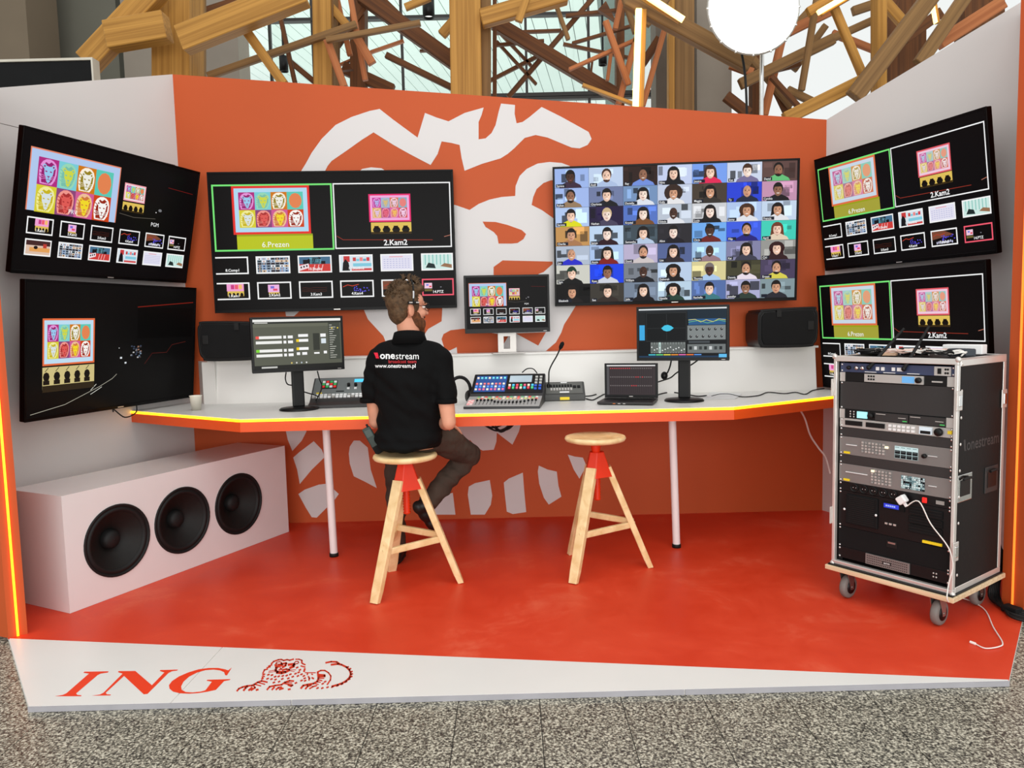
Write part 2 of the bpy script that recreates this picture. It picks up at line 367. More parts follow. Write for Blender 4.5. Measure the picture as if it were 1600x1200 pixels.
for x, y in [(475,275),(520,280),(560,300),(605,295),(655,290),(705,285),(750,270),(465,325),(515,330),(565,335),(650,328),(725,320),(780,300),(845,290),(890,270),(815,262),(855,245),(870,215),(835,185),(545,372),(610,362),(820,378),(890,348),(935,350),(930,320),(920,290),(1185,362),(1155,388),(1090,442),(1150,442),(1215,432),(1275,428),(1340,412),(1395,392),(1445,364),(1486,332),(1512,300),(1518,268),(1514,238),(1496,202),(1466,180)]:
    lion.line(zp([(x - 12, y + 5), (x + 10, y - 5)], 360, 1020, .125), 2.4, (206, 46, 12), 2)
lion.build('printed_lion', plat, 1, 1, m=PRINT, f=fmap, label='orange line drawing of a lying lion')

# ---- booth walls
CL, CRt = (-2.25, YB), (2.19, YB)          # back corners
FLw, FRw = (-2.72, 4.0), (2.70, 4.05)      # front ends of the side walls
zLc, zRc, zLf, zRf = 3.118, 2.715, 2.66, 2.99
def wall_prism(name, a, b, za, zb, th, m, z0=0.0):
    a, b = Vector(a), Vector(b); d = (b - a).normalized(); n = Vector((d.y, -d.x)) * th
    vs = [(a.x, a.y, z0), (b.x, b.y, z0), (b.x, b.y, zb), (a.x, a.y, za)]
    vs += [(x + n.x, y + n.y, z) for x, y, z in vs]
    return MB().add(vs, [(0, 3, 2, 1), (4, 5, 6, 7), (0, 1, 5, 4), (1, 2, 6, 5), (2, 3, 7, 6), (3, 0, 4, 7)]).build(name, m)
wall_back = struct(wall_prism('wall_back', CRt, CL, zRc, zLc, 0.06, M_orange))
wall_left = struct(wall_prism('wall_left', CL, FLw, zLc, zLf, 0.06, M_wall))
wall_right = struct(wall_prism('wall_right', FRw, CRt, zRf, zRc, 0.06, M_wall))
def seam(p, q, z0, z1, par):
    MB().tube([(p[0], p[1], z0), (q[0], q[1], z1)], 0.0018, 4).build('panel_seam', mat('seam_grey', (120, 116, 112), 0.7), par)
dl = Vector(FLw) - Vector(CL); nl = Vector((-dl.y, dl.x)).normalized()
k0, k1 = Vector(CL) + dl * .02, Vector(CL) + dl * .99
seam(k0, k1, 2.51, 2.51, wall_left)
# orange wings that end in LED posts
def wing(name, side, poly, zt, led_p, lm):
    o = struct(MB().prz(poly, 0.0, zt).build(name, M_orange))
    MB().box((led_p[0], led_p[1], zt / 2), (0.010 if side == 'left' else 0.006, 0.010, zt - 0.004), Matrix.Rotation(led_p[2], 3, 'Z')).build('led_strip', lm, o, label='glowing amber LED strip')
    return o
wing('trim_1', 'left', [(-2.285, 3.385), (-2.345, 3.34), (-2.42, 3.37), (-2.80, 4.02), (-2.722, 4.005)], 2.66, (-2.312, 3.358, 0.64), M_led2)
wing('trim_2', 'right', [(2.302, 3.455), (2.335, 3.35), (2.43, 3.38), (2.80, 4.06), (2.702, 4.055)], 2.93, (2.316, 3.400, -1.26), M_led3)

# ---- mural on the back wall (cut vinyl, 1 mm)
def vinyl(pts, m, th=0.0012, name='mural_shape', label=None):
    q = [at(x, y, YB) for x, y in pts]
    return MB().pry([(p.x, p.z) for p in q], YB - th, YB - 0.0001).build(name, m, wall_back)
A = lambda pts: [(440 + .3125 * x, 150 + .3125 * y) for x, y in pts]
vinyl(A([(40,470),(100,372),(120,340),(150,285),(200,215),(270,145),(350,105),(440,75),(490,65),(560,120),(680,208),(717,85),(775,108),(835,127),(915,85),(1010,58),(1000,95),(985,130),(985,217),(1020,212),(1050,185),(1070,145),(1085,80),(1097,38),(1167,45),(1165,90),(1175,137),(1205,130),(1240,105),(1300,55),(1400,105),(1535,180),(1550,215),(1530,245),(1490,262),(1450,258),(1395,235),(1330,208),(1270,195),(1215,210),(1165,260),(1130,290),(1095,312),(1000,340),(915,374),(900,310),(890,245),(850,235),(800,227),(780,290),(745,345),(640,290),(560,245),(460,182),(400,220),(330,270),(250,325),(230,350),(200,410),(180,470)]), M_vinylw)
vinyl([(444.5,478),(469,478),(468,486),(459.5,494),(447,494)], M_vinylw)
vinyl([(552,290),(556,272),(566,264),(580,261.5),(596,263),(608,270),(616,290)], M_vinylw)
face = A([(700,520),(868,545),(940,570),(985,540),(1040,518),(1100,505),(1168,500),(1170,450),(1190,400),(1225,365),(1280,338),(1340,330),(1400,335),(1440,350),(1500,400),(1345,422),(1310,435),(1275,465),(1258,505),(1250,545),(1300,570),(1350,605),(1420,660),(1480,800),(1480,1000)]) + [(900,477),(890,493.6),(881.5,506.6),(877,519.6),(868.5,535),(851,550),(838,575),(620,575),(605,540),(599,525),(575,499),(566,478),(560,440),(600,380)]
vinyl(face, M_vinylw)
for p in (A([(1005,628),(1070,630),(1130,645),(1200,670),(1222,690),(1210,715),(1180,735),(1150,738),(1085,738),(1078,700),(1060,680),(1020,655)]),
          A([(1060,855),(1105,822),(1355,828),(1355,840),(1310,880),(1290,888),(1200,930),(1060,930)]),
          [(620,470),(691,478),(691,485),(690,502),(669,514),(655,535),(630,520)],
          [(690,530),(693,522),(704,516),(725,513.5),(778,522),(800,516),(778,552),(775,575),(714.6,575),(714.6,552.5),(713.6,542.4),(702,548),(694,543)],
          [(806,521),(853,519),(841,540)]):
    vinyl(p, M_vinylo, 0.0022)
B = lambda pts: [(420 + .3125 * x, 640 + .3125 * y) for x, y in pts]
for p in ([(75,60),(185,60),(188,110),(165,155),(118,207),(95,150)],[(122,240),(150,215),(225,158),(265,200),(280,237),(215,300),(155,372),(142,300)],[(148,422),(180,400),(250,375),(295,370),(350,422),(330,450),(240,540),(215,538),(185,490)],[(400,220),(405,185),(425,155),(455,155),(495,190),(500,230),(510,300),(540,392),(480,360),(425,333),(405,270)],[(800,500),(850,440),(920,415),(933,525),(800,525)],[(995,425),(1000,385),(1030,368),(1105,352),(1117,430),(1110,475),(1080,525),(1010,525)],[(1175,365),(1200,345),(1270,315),(1278,420),(1287,512),(1220,522),(1190,510),(1180,420)],[(1350,280),(1395,300),(1440,310),(1448,380),(1463,435),(1400,475),(1375,440),(1352,370),(1345,310)],[(1495,225),(1530,235),(1570,240),(1588,280),(1553,345),(1525,300)],[(880,20),(1275,20),(1265,55),(1250,110),(1218,175),(1140,115),(1138,160),(1125,200),(1070,205),(1040,190),(1005,150),(998,178),(960,130)]):
    vinyl(B(p), M_vinylw)

# ---- hall behind the stand
def bgbox(name, x0, x1, y0, y1, Y, d, m, kind=True, label=None, cat=None):
    a, b = at(x0, y1, Y), at(x1, y0, Y)
    o = MB().bb((a.x, Y, a.z), (b.x, Y + d, b.z)).build(name, m)
    return struct(o) if kind else tag(o, label, cat)
a, b = at(-60, 200, 9.6), at(176, -60, 9.6)
struct(MB().bb((a.x - 1.5, 9.6, GZ), (b.x, 9.9, b.z + 1)).build('wall_hall_left', M_conc2))
c0 = at(47, 100, 8.6)
struct(MB().bb((c0.x - 2.5, 8.6, GZ), (c0.x, 9.2, 6.5)).build('wall_hall_pier', M_concb))
c1, c2 = at(200, 100, 9.6), at(422, 100, 9.6)
struct(MB().bb((c1.x, 9.5, GZ), (c2.x - .35, 9.9, 6.5)).build('wall_hall_left_inner', M_concrete))
d0 = at(1022, 100, 8.6); d1 = at(1082, 100, 8.6); d2 = at(1135, 100, 8.6)
struct(MB().bb((d0.x, 8.5, GZ), (d1.x, 8.8, 6.5)).build('wall_hall_column_dark', mat('dark_concrete', (112, 102, 92), .8)))  # slab in a darker concrete than the column next to it
struct(MB().bb((d1.x, 8.4, GZ), (d2.x, 8.8, 6.5)).build('wall_hall_column', M_concrete))
# white board ceiling beyond the glass: boards are pieces
ce = struct(MB().bb((-9, 10.9, 7.12), (3.2, 22, 7.2)).build('ceiling', mat('ceiling_backing', (120, 136, 130), .7)))
bd = None; ang = math.atan2(0.15, 1)
for i in range(43):
    x0 = -9.6 + i * 0.255
    if bd is None:
        bd = MB().box((0, 5.6, 0), (0.237, 11.2, 0.03)).build('board', M_mint, ce); q = bd
    else:
        q = bd.copy(); COL.objects.link(q); q.parent = ce
    q.location = (x0, 10.9, 7.10); q.rotation_euler = (0, 0, -ang)
# glazing: frame bars and panes
win = struct(empty('window_1')); YW = 10.6
xs = [422, 489, 628, 822, 920, 1020, 1140]
xw = [at(x, 80, YW).x for x in xs]
for x in xw: MB().bb((x - .017, YW, 2.0), (x + .017, YW + .06, 7.4)).build('mullion', M_mull, win)
for py, t in ((25, .02), (151, .025), (157, .018)):
    z = at(700, py, YW).z; MB().bb((xw[0] - .05, YW - .01, z - t), (xw[-1], YW + .09, z + t)).build('transom', M_mull, win)
gl = bpy.data.materials.new('window_glass'); gl.use_nodes = True; nt = gl.node_tree
tr = nt.nodes.new('ShaderNodeBsdfTransparent'); tr.inputs[0].default_value = (.96, .99, .975, 1); gs = nt.nodes.new('ShaderNodeBsdfGlossy'); gs.inputs['Roughness'].default_value = .05
mx = nt.nodes.new('ShaderNodeMixShader'); mx.inputs[0].default_value = .05
nt.links.new(tr.outputs[0], mx.inputs[1]); nt.links.new(gs.outputs[0], mx.inputs[2]); nt.links.new(mx.outputs[0], nt.nodes['Material Output'].inputs['Surface'])
for xa, xb in zip(xw, xw[1:]):
    MB().bb((xa + .03, YW + .04, 2.0), (xb - .03, YW + .05, 7.3)).build('pane', gl, win)

# timber lattice: one structure, each beam a part
lat = empty('timber_lattice', (0, 7.2, 0), None, 'tangled lattice of criss-crossing wooden beams rising behind the stand', 'beams')
TM = {'t': M_timber, 'd': M_timberd, 'o': M_timbero, 'g': M_timberg}
def beam(x0, y0, x1, y1, wpx, Y0, m='t', Y1=None, dep=None, name='beam', par=None, matl=None):
    Y1 = Y1 if Y1 is not None else Y0
    p, q = at(x0, y0, Y0), at(x1, y1, Y1); d = q - p; L = d.length
    wd = wpx * (Y0 + Y1) / 2 / FPX; dp = dep or max(0.05, wd * 0.7)
    X = d.normalized(); Yv = Vector((0, 1, 0)); Z = X.cross(Yv).normalized(); Yv = Z.cross(X).normalized()
    o = MB().box((L / 2, 0, 0), (L, dp, wd)).build(name, matl or TM[m], par or lat, min(.006, wd * .06), 1)
    Mx = Matrix((X, Yv, Z)).transposed().to_4x4(); Mx.translation = p - Vector((par or lat).location)
    o.matrix_local = Mx
    return o
def vpost(x, wpx, Y, m, dep=.3, ytop=-40, xb=None):
    beam(x, ytop, xb or x, 230, wpx, Y, m, dep=dep, name='post')
for a in [  # (x0,y0,x1,y1,width px,depth m,tone)
 (137,99,250,-22,34,6.9,'t'),(170,58,262,42,40,6.75,'t'),(284,64,475,-12,38,6.75,'t'),(313,22,372,3,13,7.9,'d'),(325,119,557,38,10,7.4,'g'),(374,33,444,132,14,7.0,'t'),(434,8,461,130,6,7.6,'d'),
 (454,97,494,130,8,7.9,'d'),(510,63,657,36,8,7.2,'g'),(511,62,538,136,11,7.3,'o'),(502,-6,546,44,12,7.6,'t'),(525,-8,547,87,8,7.8,'o'),(547,-8,571,126,8,7.5,'o'),(577,4,521,82,7,8.1,'d'),(557,58,582,100,13,7.35,'o'),
 (530,102,551,93,3,8.2,'o'),(564,-8,710,98,22,8.0,'d'),(597,-4,632,30,5,8.3,'d'),(579,82,631,64,4,8.2,'o'),(603,86,712,140,9,8.0,'d'),(656,80,710,77,3,8.3,'d'),(536,106,614,142,18,8.2,'d'),(633,12,672,-4,10,7.4,'t'),(690,55,712,30,14,7.6,'t'),
 (752,30,884,-8,25,6.9,'t'),(824,-6,810,34,11,6.7,'t'),(864,-6,888,62,6,7.2,'g'),(928,-5,794,152,7,8.1,'d'),(772,35,970,154,20,7.8,'d'),(884,25,980,15,5,8.0,'d'),(772,52,877,48,4,8.2,'d'),(772,71,850,64,4,8.0,'d'),
 (774,44,830,103,4,8.2,'d'),(776,65,838,132,4,8.1,'d'),(766,126,850,83,5,8.2,'d'),(894,68,986,41,4,7.8,'d'),(880,69,994,93,4,8.0,'d'),(889,109,994,62,5,7.3,'o'),(910,133,990,163,5,7.0,'t'),(949,126,955,80,5,7.6,'o'),(926,92,923,116,3,8.2,'d'),
 (972,-4,961,46,8,7.4,'o'),(975,-4,993,52,8,7.3,'g'),(946,33,982,133,9,7.2,'o'),(994,60,966,164,9,7.3,'o'),(1010,40,1045,-5,9,7.4,'g'),(1040,40,1004,166,8,7.3,'o'),(1004,100,1030,60,12,8.2,'d'),
 (980,-2,1172,102,25,6.9,'g'),(1141,101,1176,114,12,7.6,'o'),(1156,132,1302,61,16,7.6,'g'),(1134,150,1170,178,15,7.5,'d'),(1166,82,1238,166,12,7.8,'g'),(1205,120,1247,166,7,7.2,'d'),(1222,60,1194,180,11,7.7,'o'),
 (1277,-6,1252,142,9,7.3,'g'),(1232,50,1306,13,14,7.6,'o'),(1200,110,1236,186,13,7.9,'d'),(1226,186,1352,124,19,7.0,'t'),(1334,152,1456,-8,25,6.7,'g'),(1436,100,1510,-8,19,6.8,'g'),(1300,4,1348,118,12,7.0,'t'),
 (1264,77,1368,30,11,7.7,'g'),(1466,68,1566,4,20,7.1,'o'),(1374,-6,1416,42,15,7.4,'t'),(1230,140,1278,163,11,7.5,'g'),(1332,18,1368,6,13,7.9,'g'),(1262,20,1300,-2,14,7.0,'t'),(1236,48,1262,20,12,7.6,'g'),(1300,52,1366,78,10,8.0,'o'),
 (1240,110,1290,40,10,7.9,'g'),(1376,42,1400,-5,12,7.8,'d'),(1412,62,1470,20,16,7.9,'d'),(1210,30,1240,-6,10,7.8,'g'),(1250,100,1200,112,8,7.8,'d')]:
    beam(*a)
vpost(279, 56, 7.3, 't', .35); vpost(312, 13, 7.5, 'g', .12); vpost(505, 27, 7.6, 't', .2, xb=509); vpost(523, 6, 7.7, 'g'); vpost(561, 22, 8.2, 'd', .2)
vpost(727, 46, 7.1, 't', .3, xb=731); vpost(759, 15, 7.2, 'g', .25); vpost(773, 6, 7.6, 'd', .1); vpost(968, 12, 8.0, 'd', .15); vpost(1048, 9, 7.9, 't', .1); vpost(1066, 30, 8.0, 'g', .2)
vpost(1373, 14, 7.2, 't', .15); vpost(1410, 62, 8.4, 'd', .15); vpost(1530, 60, 8.2, 'd', .2); vpost(1180, 14, 8.3, 'd', .15)
for g in ([(934,17),(946,4),(962,36)],[(1160,100),(1166,86),(1186,96),(1180,112)],[(536,112),(546,100),(552,110)]):
    q = [at(x, y, 7.9) for x, y in g]; c = Vector(lat.location)
    MB().pry([(p.x - c.x, p.z - c.z) for p in q], .66, .72).build('gusset_plate', M_timberd, lat)
# LED tubes on beams
def led_beam(x0, y0, x1, y1, wpx, Y, label, off=0):
    t = empty('led_tube_light', at((x0 + x1) / 2, (y0 + y1) / 2, Y), None, label, 'light', 'amber LED tubes on the timber lattice')
    beam(x0, y0, x1, y1, wpx, Y, par=t, name='diffuser', matl=M_ledw, dep=.04)
    beam(x0 + off, y0 + abs(off) * .2, x1 + off, y1 + abs(off) * .2, wpx * 1.3, Y + .05, par=t, name='housing', matl=M_led2 if False else M_timber, dep=.05)
led_beam(998, 14, 993, 168, 9, 6.8, 'vertical glowing LED tube on the timber lattice, left of the grey column', 6)
led_beam(1008, -8, 1068, 31, 8, 6.65, 'slanting glowing LED tube on the beam left of the round lamp', -4)
led_beam(1278, 20, 1326, -8, 7, 6.85, 'slanting glowing LED tube just right of the round lamp', 4)
led_beam(1455, -4, 1462, 36, 3, 6.9, 'short thin glowing LED strip above the right white wall', 3)
# downlights
for x, y, wpx, h, lb in ((670, 0, 18, 28, 'black cylinder downlight hanging between timber posts, nearest the large middle post'), (444, 88, 13, 24, 'small black cylinder downlight at far left of the glazing'), (942, 86, 13, 16, 'small black cylinder downlight left of the vertical LED tube')):
    p0, p1 = at(x, y, 8.8), at(x, y + h, 8.8); r = wpx * 8.8 / FPX / 2
    t = empty('downlight', p1, None, lb, 'lamp', 'cylinder downlights')
    hh = p0.z - p1.z
    MB().lathe([(0.001, hh), (r, hh), (r, 0), (r * .86, 0), (r * .8, .06), (.001, .07)], n=20).build('housing', M_black, t)
    MB().lathe([(0.001, .03), (r * .8, .03)], n=20).build('lens', mat('downlight_lens', (240, 244, 240), .4, emit=(255, 255, 250), estr=1.2), t)
    MB().cyl((0, 0, hh), (0, 0, hh + 2.4), .012, 8).build('cable', M_black, t)
# round softbox on a stand behind the wall
lc = at(1177, 12, 6.2); R_ = 67 * 6.2 / FPX
sb = empty('softbox_lamp', (lc.x, lc.y, 0), None, 'large round glowing white softbox lamp on a metal stand', 'lamp')
MB().lathe([(0.001, -.16), (R_ * .5, -.145), (R_ * .85, -.09), (R_, 0)], (0, 0, lc.z), 48, 'Y').build('diffuser', M_lamp, sb)
MB().lathe([(R_ + .004, -.01), (R_ + .016, 0), (R_ + .004, .012), (R_ * .5, .2), (.06, .26), (.001, .26)], (0, 0, lc.z), 48, 'Y').build('housing', mat('silver_cloth', (200, 198, 190), .5), sb)
for k in range(16):
    a_ = 2 * pi * k / 16; MB().ell(((R_ + .014) * cos(a_), -.004, lc.z + (R_ + .014) * sin(a_)), (.009, .009, .009), 8, 6).build('rod_tip', M_chrome, sb)
px = at(1190, 120, 6.45).x - lc.x
MB().cyl((px, .25, .0), (px, .25, lc.z - .05), .018, 12).cyl((px, .25, lc.z - .05), (0, .2, lc.z), .016, 10).build('stand_pole', M_chrome, sb)
for k in range(3):
    a_ = k * 2.09; MB().cyl((px, .25, .7), (px + .5 * cos(a_), .25 + .5 * sin(a_), GZ + .012), .012, 8).build('tripod_leg', M_chrome, sb)
cx = at(1167, 120, 6.3).x - lc.x
MB().tube(spline([(-.05, .2, lc.z - .2), (cx, .12, lc.z - .6), (cx + .01, .1, 2.2), (cx, .1, 1.0), (cx, .15, GZ + .01)]), .010, 6).build('power_cable', M_rubber, sb)
# dark cabinet behind the left wall
e0, e1 = at(-40, 90, 6.6), at(146, 90, 6.6)
cb = empty('black_cabinet', ((e0.x + e1.x) / 2, 6.9, GZ), None, 'tall black cabinet standing behind the left white wall', 'cabinet')
hw = (e1.x - e0.x) / 2; zt = e1.z - GZ
MB().bb((-hw, -.3, 0), (hw - .02, -.2, zt - .02)).build('body', M_blackm, cb, .01)
MB().bb((hw - .02, -.31, 0), (hw - .005, -.2, zt)).build('edge_trim', mat('pale_trim', (206, 200, 186), .6), cb)
MB().bb((-hw, -.31, zt - .02), (hw - .02, -.2, zt)).build('top_trim', mat('pale_trim', (206, 200, 186), .6), cb)
# ================================================================== SCREEN PICTURES
WHT = (245, 245, 245); BLK = (6, 4, 5)
def lion_tile(c, x, y, w, h, bgc, mane, facec, dark, l):
    X = lambda u: x + u * w
    Y = lambda v: y + v * h
    P = lambda pts: [(X(u), Y(v)) for u, v in pts]
    c.rect(x, y, x + w, y + h, bgc, l)
    if mane is None: return
    c.poly(P([(.14,.95),(.08,.75),(.06,.5),(.1,.28),(.2,.14),(.36,.05),(.55,.03),(.72,.07),(.86,.17),(.93,.34),(.93,.55),(.88,.72),(.8,.86),(.72,.95)]), mane, l + 1)
    if h < 4: 
        c.poly(P([(.3,.3),(.75,.3),(.72,.6),(.52,.85),(.34,.6)]), facec, l + 2); return
    # dark inner mane, ears, face
    c.poly(P([(.2,.9),(.17,.55),(.22,.3),(.36,.15),(.5,.2),(.62,.12),(.78,.2),(.86,.36),(.84,.6),(.76,.78),(.6,.94)]), dark, l + 2)
    for ex in (.31, .75):
        c.ell(X(ex), Y(.3), w * .09, h * .085, facec, l + 3, 10); c.ell(X(ex), Y(.3), w * .045, h * .04, dark, l + 4, 8)
    c.poly(P([(.3,.38),(.4,.28),(.54,.3),(.66,.28),(.77,.38),(.74,.58),(.66,.7),(.62,.84),(.53,.9),(.44,.84),(.4,.7),(.32,.58)]), facec, l + 3)
    for ex in (.41, .64): c.poly(P([(ex - .06, .45), (ex + .05, .47), (ex + .03, .51), (ex - .05, .5)]), dark, l + 4)
    c.poly(P([(.45,.64),(.61,.64),(.53,.71)]), dark, l + 4); c.line(P([(.53,.7),(.53,.76),(.45,.79)]), w * .02, dark, l + 4); c.line(P([(.53,.76),(.61,.79)]), w * .02, dark, l + 4)
    for s in (0, 1, 2):
        c.line(P([(.42, .66 + s * .04), (.16, .62 + s * .08)]), w * .018, mane, l + 4); c.line(P([(.64, .66 + s * .04), (.88, .62 + s * .08)]), w * .018, mane, l + 4)
    for k in range(5): c.line(P([(.3 + k * .09, .95), (.33 + k * .09, .9)]), w * .03, mane, l + 4)
    for k in range(4): c.line(P([(.1, .3 + k * .13), (.2, .34 + k * .13)]), w * .035, dark, l + 2)
POP = [[((176,44,128),(226,150,216),(150,200,236),(150,30,110)),((120,204,214),(150,214,180),(206,214,70),(120,190,170)),((206,120,20),(250,240,220),(236,236,226),(150,130,30)),((90,200,180),None,None,None)],
       [((214,204,50),(240,236,150),(214,224,226),(200,180,30)),((140,70,120),(240,150,140),(222,90,84),(170,50,50)),((206,90,150),(238,190,150),(240,216,40),(206,120,60)),((206,66,20),(250,246,240),(246,244,240),(150,40,20))]]
def pop_wall(c, x0, y0, x1, y1, l, border=(236, 70, 50), bw=.02, mt=(170, 210, 240), crop=0.0, tint=None):
    w, h = x1 - x0, y1 - y0; t = w * bw
    mixc = lambda q: None if q is None else (q if tint is None else tuple(a * (1 - tint[3]) + b * tint[3] for a, b in zip(q, tint)))
    c.rect(x0, y0, x1, y1, border, l); c.rect(x0 + t, y0 + t, x1 - t, y1 - (0 if crop else t), mt, l + 1)
    gx0, gx1 = x0 + w * .085, x1 - w * .085; gy0 = y0 + h * .13; gy1 = y1 - (h * .14 if not crop else -h * crop * .01)
    for r in range(2):
        for k in range(4):
            tx = gx0 + (gx1 - gx0) * k / 4; ty = gy0 + (gy1 - gy0) * r / 2; tw = (gx1 - gx0) / 4; th = (gy1 - gy0) / 2
            q = POP[r][k]; lion_tile(c, tx, ty, tw, th, *[mixc(z) for z in q], l + 2)
            if q[1] is None: c.ell(tx + tw * .52, ty + th * .5, tw * .4, th * .43, mixc((226, 130, 80)), l + 3, 12)
def stage(c, x0, y0, x1, y1, l, seats=True):
    w, h = x1 - x0, y1 - y0
    c.rect(x0, y0, x1, y1, (222, 190, 90), l)
    for k in range(4):
        cx = x0 + w * (.14 + .24 * k); c.ell(cx, y0 + h * .65, w * .1, h * .3, (18, 12, 8), l + 1, 8); c.rect(cx - w * .06, y0 + h * .3, cx + w * .05, y0 + h * .6, (26, 16, 10), l + 1)
    c.rect(x0, y0 + h * .82, x1, y1, (60, 44, 16), l + 1)
def thumb(c, x0, y0, x1, y1, kind, label, fr=WHT, openl=False, l=1):
    t = 0.9; w, h = x1 - x0, y1 - y0; rr = random.Random(sum(map(ord, kind)))
    ix0, iy0, ix1, iy1 = x0 + t, y0 + t, x1 - t, y1 - t
    c.rect(x0, y0, x1, y1, fr, l); c.rect(ix0 - (t if openl else 0), iy0, ix1, iy1, BLK, l + 1)
    U = lambda u: ix0 + (ix1 - ix0) * u
    V = lambda v: iy0 + (iy1 - iy0) * v
    L = l + 2
    if kind == 'kam1':
        c.rect(U(.28), V(0), U(.85), V(.5), (240, 160, 210), L); 
        for k in range(3): c.rect(U(.42 + k * .13), V(.06), U(.53 + k * .13), V(.36), [(200, 60, 130), (236, 90, 110), (244, 190, 110)][k], L + 1)
        stage(c, U(.3), V(.5), U(.85), V(.9), L)
    elif kind == 'kam2':
        c.rect(U(.3), V(.1), U(.66), V(.62), (236, 180, 226), L); c.rect(U(.38), V(.2), U(.5), V(.36), (120, 110, 210), L + 1); c.rect(U(.46), V(.38), U(.6), V(.52), (226, 70, 110), L + 1); stage(c, U(.32), V(.62), U(.66), V(.84), L)
    elif kind == 'kam3':
        for k in range(3): c.line([(U(.05 + .1 * j), V(.35 + .12 * k + .05 * rr.random())) for j in range(9)], .25, (80, 30, 20), L)
    elif kind in ('kam4', 'kam5'):
        c.line([(U(.05), V(.35)), (U(.2), V(.22)), (U(.35), V(.3)), (U(.55), V(.2))], .5, (190, 60, 40), L)
        for k in range(22): c.ell(U(.4 + .55 * rr.random()), V(.35 + .35 * rr.random()), .45, .4, (90, 80, 220), L, 6)
        if kind == 'kam5': c.poly([(U(0), V(0)), (U(.5), V(0)), (U(.9), V(.35)), (U(0), V(.6))], (120, 70, 50), L); [c.ell(U(.2 + .07 * k), V(.85 - .03 * (k % 3)), .5, 1.0, (210, 210, 240), L + 1, 6) for k in range(10)]
    elif kind == 'ptz':
        c.rect(U(.04), V(.2), U(.3), V(.58), (240, 200, 220), L); c.rect(U(.1), V(.28), U(.18), V(.4), (120, 130, 220), L + 1); c.rect(U(.2), V(.4), U(.28), V(.5), (220, 60, 70), L + 1); c.rect(U(.04), V(.62), U(.3), V(.78), (110, 100, 50), L); c.ell(U(.6), V(.5), .6, .4, (120, 120, 130), L, 6)
    elif kind == 'faces':
        c.rect(ix0, iy0, ix1, iy1, (206, 216, 224), L)
        for i in range(7):
            for j in range(6):
                cl = rr.choice([(120, 150, 190), (40, 44, 60), (230, 230, 235), (90, 110, 130), (170, 190, 215), (60, 80, 90), (220, 190, 160)])
                c.rect(U(i / 7) + .1, V(j / 6) + .1, U((i + 1) / 7) - .1, V((j + 1) / 6) - .1, cl, L + 1); c.ell(U((i + .5) / 7), V((j + .55) / 6), .6, .5, rr.choice([(60, 40, 34), (190, 150, 130), (30, 26, 30)]), L + 2, 6)
    elif kind == 'studio':
        c.rect(ix0, iy0, ix1, V(.5), (70, 110, 140), L); c.rect(ix0, V(.5), ix1, iy1, (206, 60, 56), L)
        for k in range(10): c.rect(U(rr.random() * .9), V(rr.random() * .4), U(rr.random() * .2 + .5), V(.5), rr.choice([(30, 30, 40), (200, 230, 240), (120, 190, 210), (20, 20, 24)]), L + 1)
        c.poly([(U(0), V(.6)), (U(.3), V(.45)), (U(.32), V(.75)), (U(0), V(.95))], (236, 220, 224), L + 2)
        for k in range(3): c.ell(U(.06 + .09 * k), V(.72 - .05 * k), .55, .7, (20, 16, 18), L + 3, 8)
        for k in range(3): c.line([(U(.45 + .13 * k), V(.95)), (U(.5 + .13 * k), V(.55))], .5, (244, 190, 190), L + 2)
    elif kind == 'studio2':
        c.rect(ix0, iy0, ix1, iy1, (214, 226, 234), L); c.rect(U(.1), V(.0), U(.3), V(.4), (200, 60, 60), L + 1); c.poly([(U(.05), V(1)), (U(.08), V(.45)), (U(.16), V(.2)), (U(.26), V(.45)), (U(.3), V(1))], (18, 18, 22), L + 2)
        for k in range(5): c.rect(U(.4 + .11 * k), V(.1 + .1 * (k % 2)), U(.5 + .11 * k), V(.35), [(200, 70, 70), (120, 200, 220), (236, 130, 130), (90, 160, 190), (210, 60, 70)][k], L + 1)
        c.rect(U(.4), V(.5), U(1), V(.72), (130, 200, 220), L + 1); c.rect(U(.35), V(.85), U(1), V(1), (206, 70, 70), L + 1)
    elif kind == 'slide':
        c.rect(ix0, iy0, ix1, iy1, (226, 224, 240), L); c.rect(U(.25), V(.06), U(.7), V(.14), (230, 180, 190), L + 1)
        for i in range(9):
            for j in range(5): c.rect(U(.06 + .1 * i), V(.25 + .14 * j), U(.12 + .1 * i), V(.29 + .14 * j), (170, 172, 214), L + 1)
    elif kind == 'lobby':
        c.rect(ix0, iy0, ix1, iy1, (206, 232, 226), L)
        for k in range(7): c.rect(U(.08 + .13 * k), V(.0), U(.11 + .13 * k), V(.7), (120, 190, 180), L + 1)
        c.poly([(U(.1), V(.9)), (U(.2), V(.55)), (U(.4), V(.65)), (U(.45), V(.95))], (30, 44, 44), L + 2); c.poly([(U(.6), V(.8)), (U(.75), V(.6)), (U(1), V(.7)), (U(1), V(.95))], (150, 110, 80), L + 2)
    elif kind == 'desk':
        c.rect(ix0, iy0, ix1, iy1, (220, 190, 170), L); c.rect(ix0, iy0, ix1, V(.35), (70, 40, 40), L + 1); c.rect(U(.15), V(.5), U(1), V(.8), (226, 160, 90), L + 1); c.ell(U(.4), V(.5), 1.6, 1.2, (30, 20, 20), L + 2, 8); c.rect(U(.7), V(.2), U(.85), V(.5), (190, 60, 50), L + 2)
    if label: c.text(label, (x0 + x1) / 2, y1 - 1.8, 2.5, WHT, l + 6, bold=.02)
TH = [(1, 22.5), (27.5, 50), (55.2, 77.7), (82.7, 105.2), (110.4, 132.4), (137.8, 159.4)]
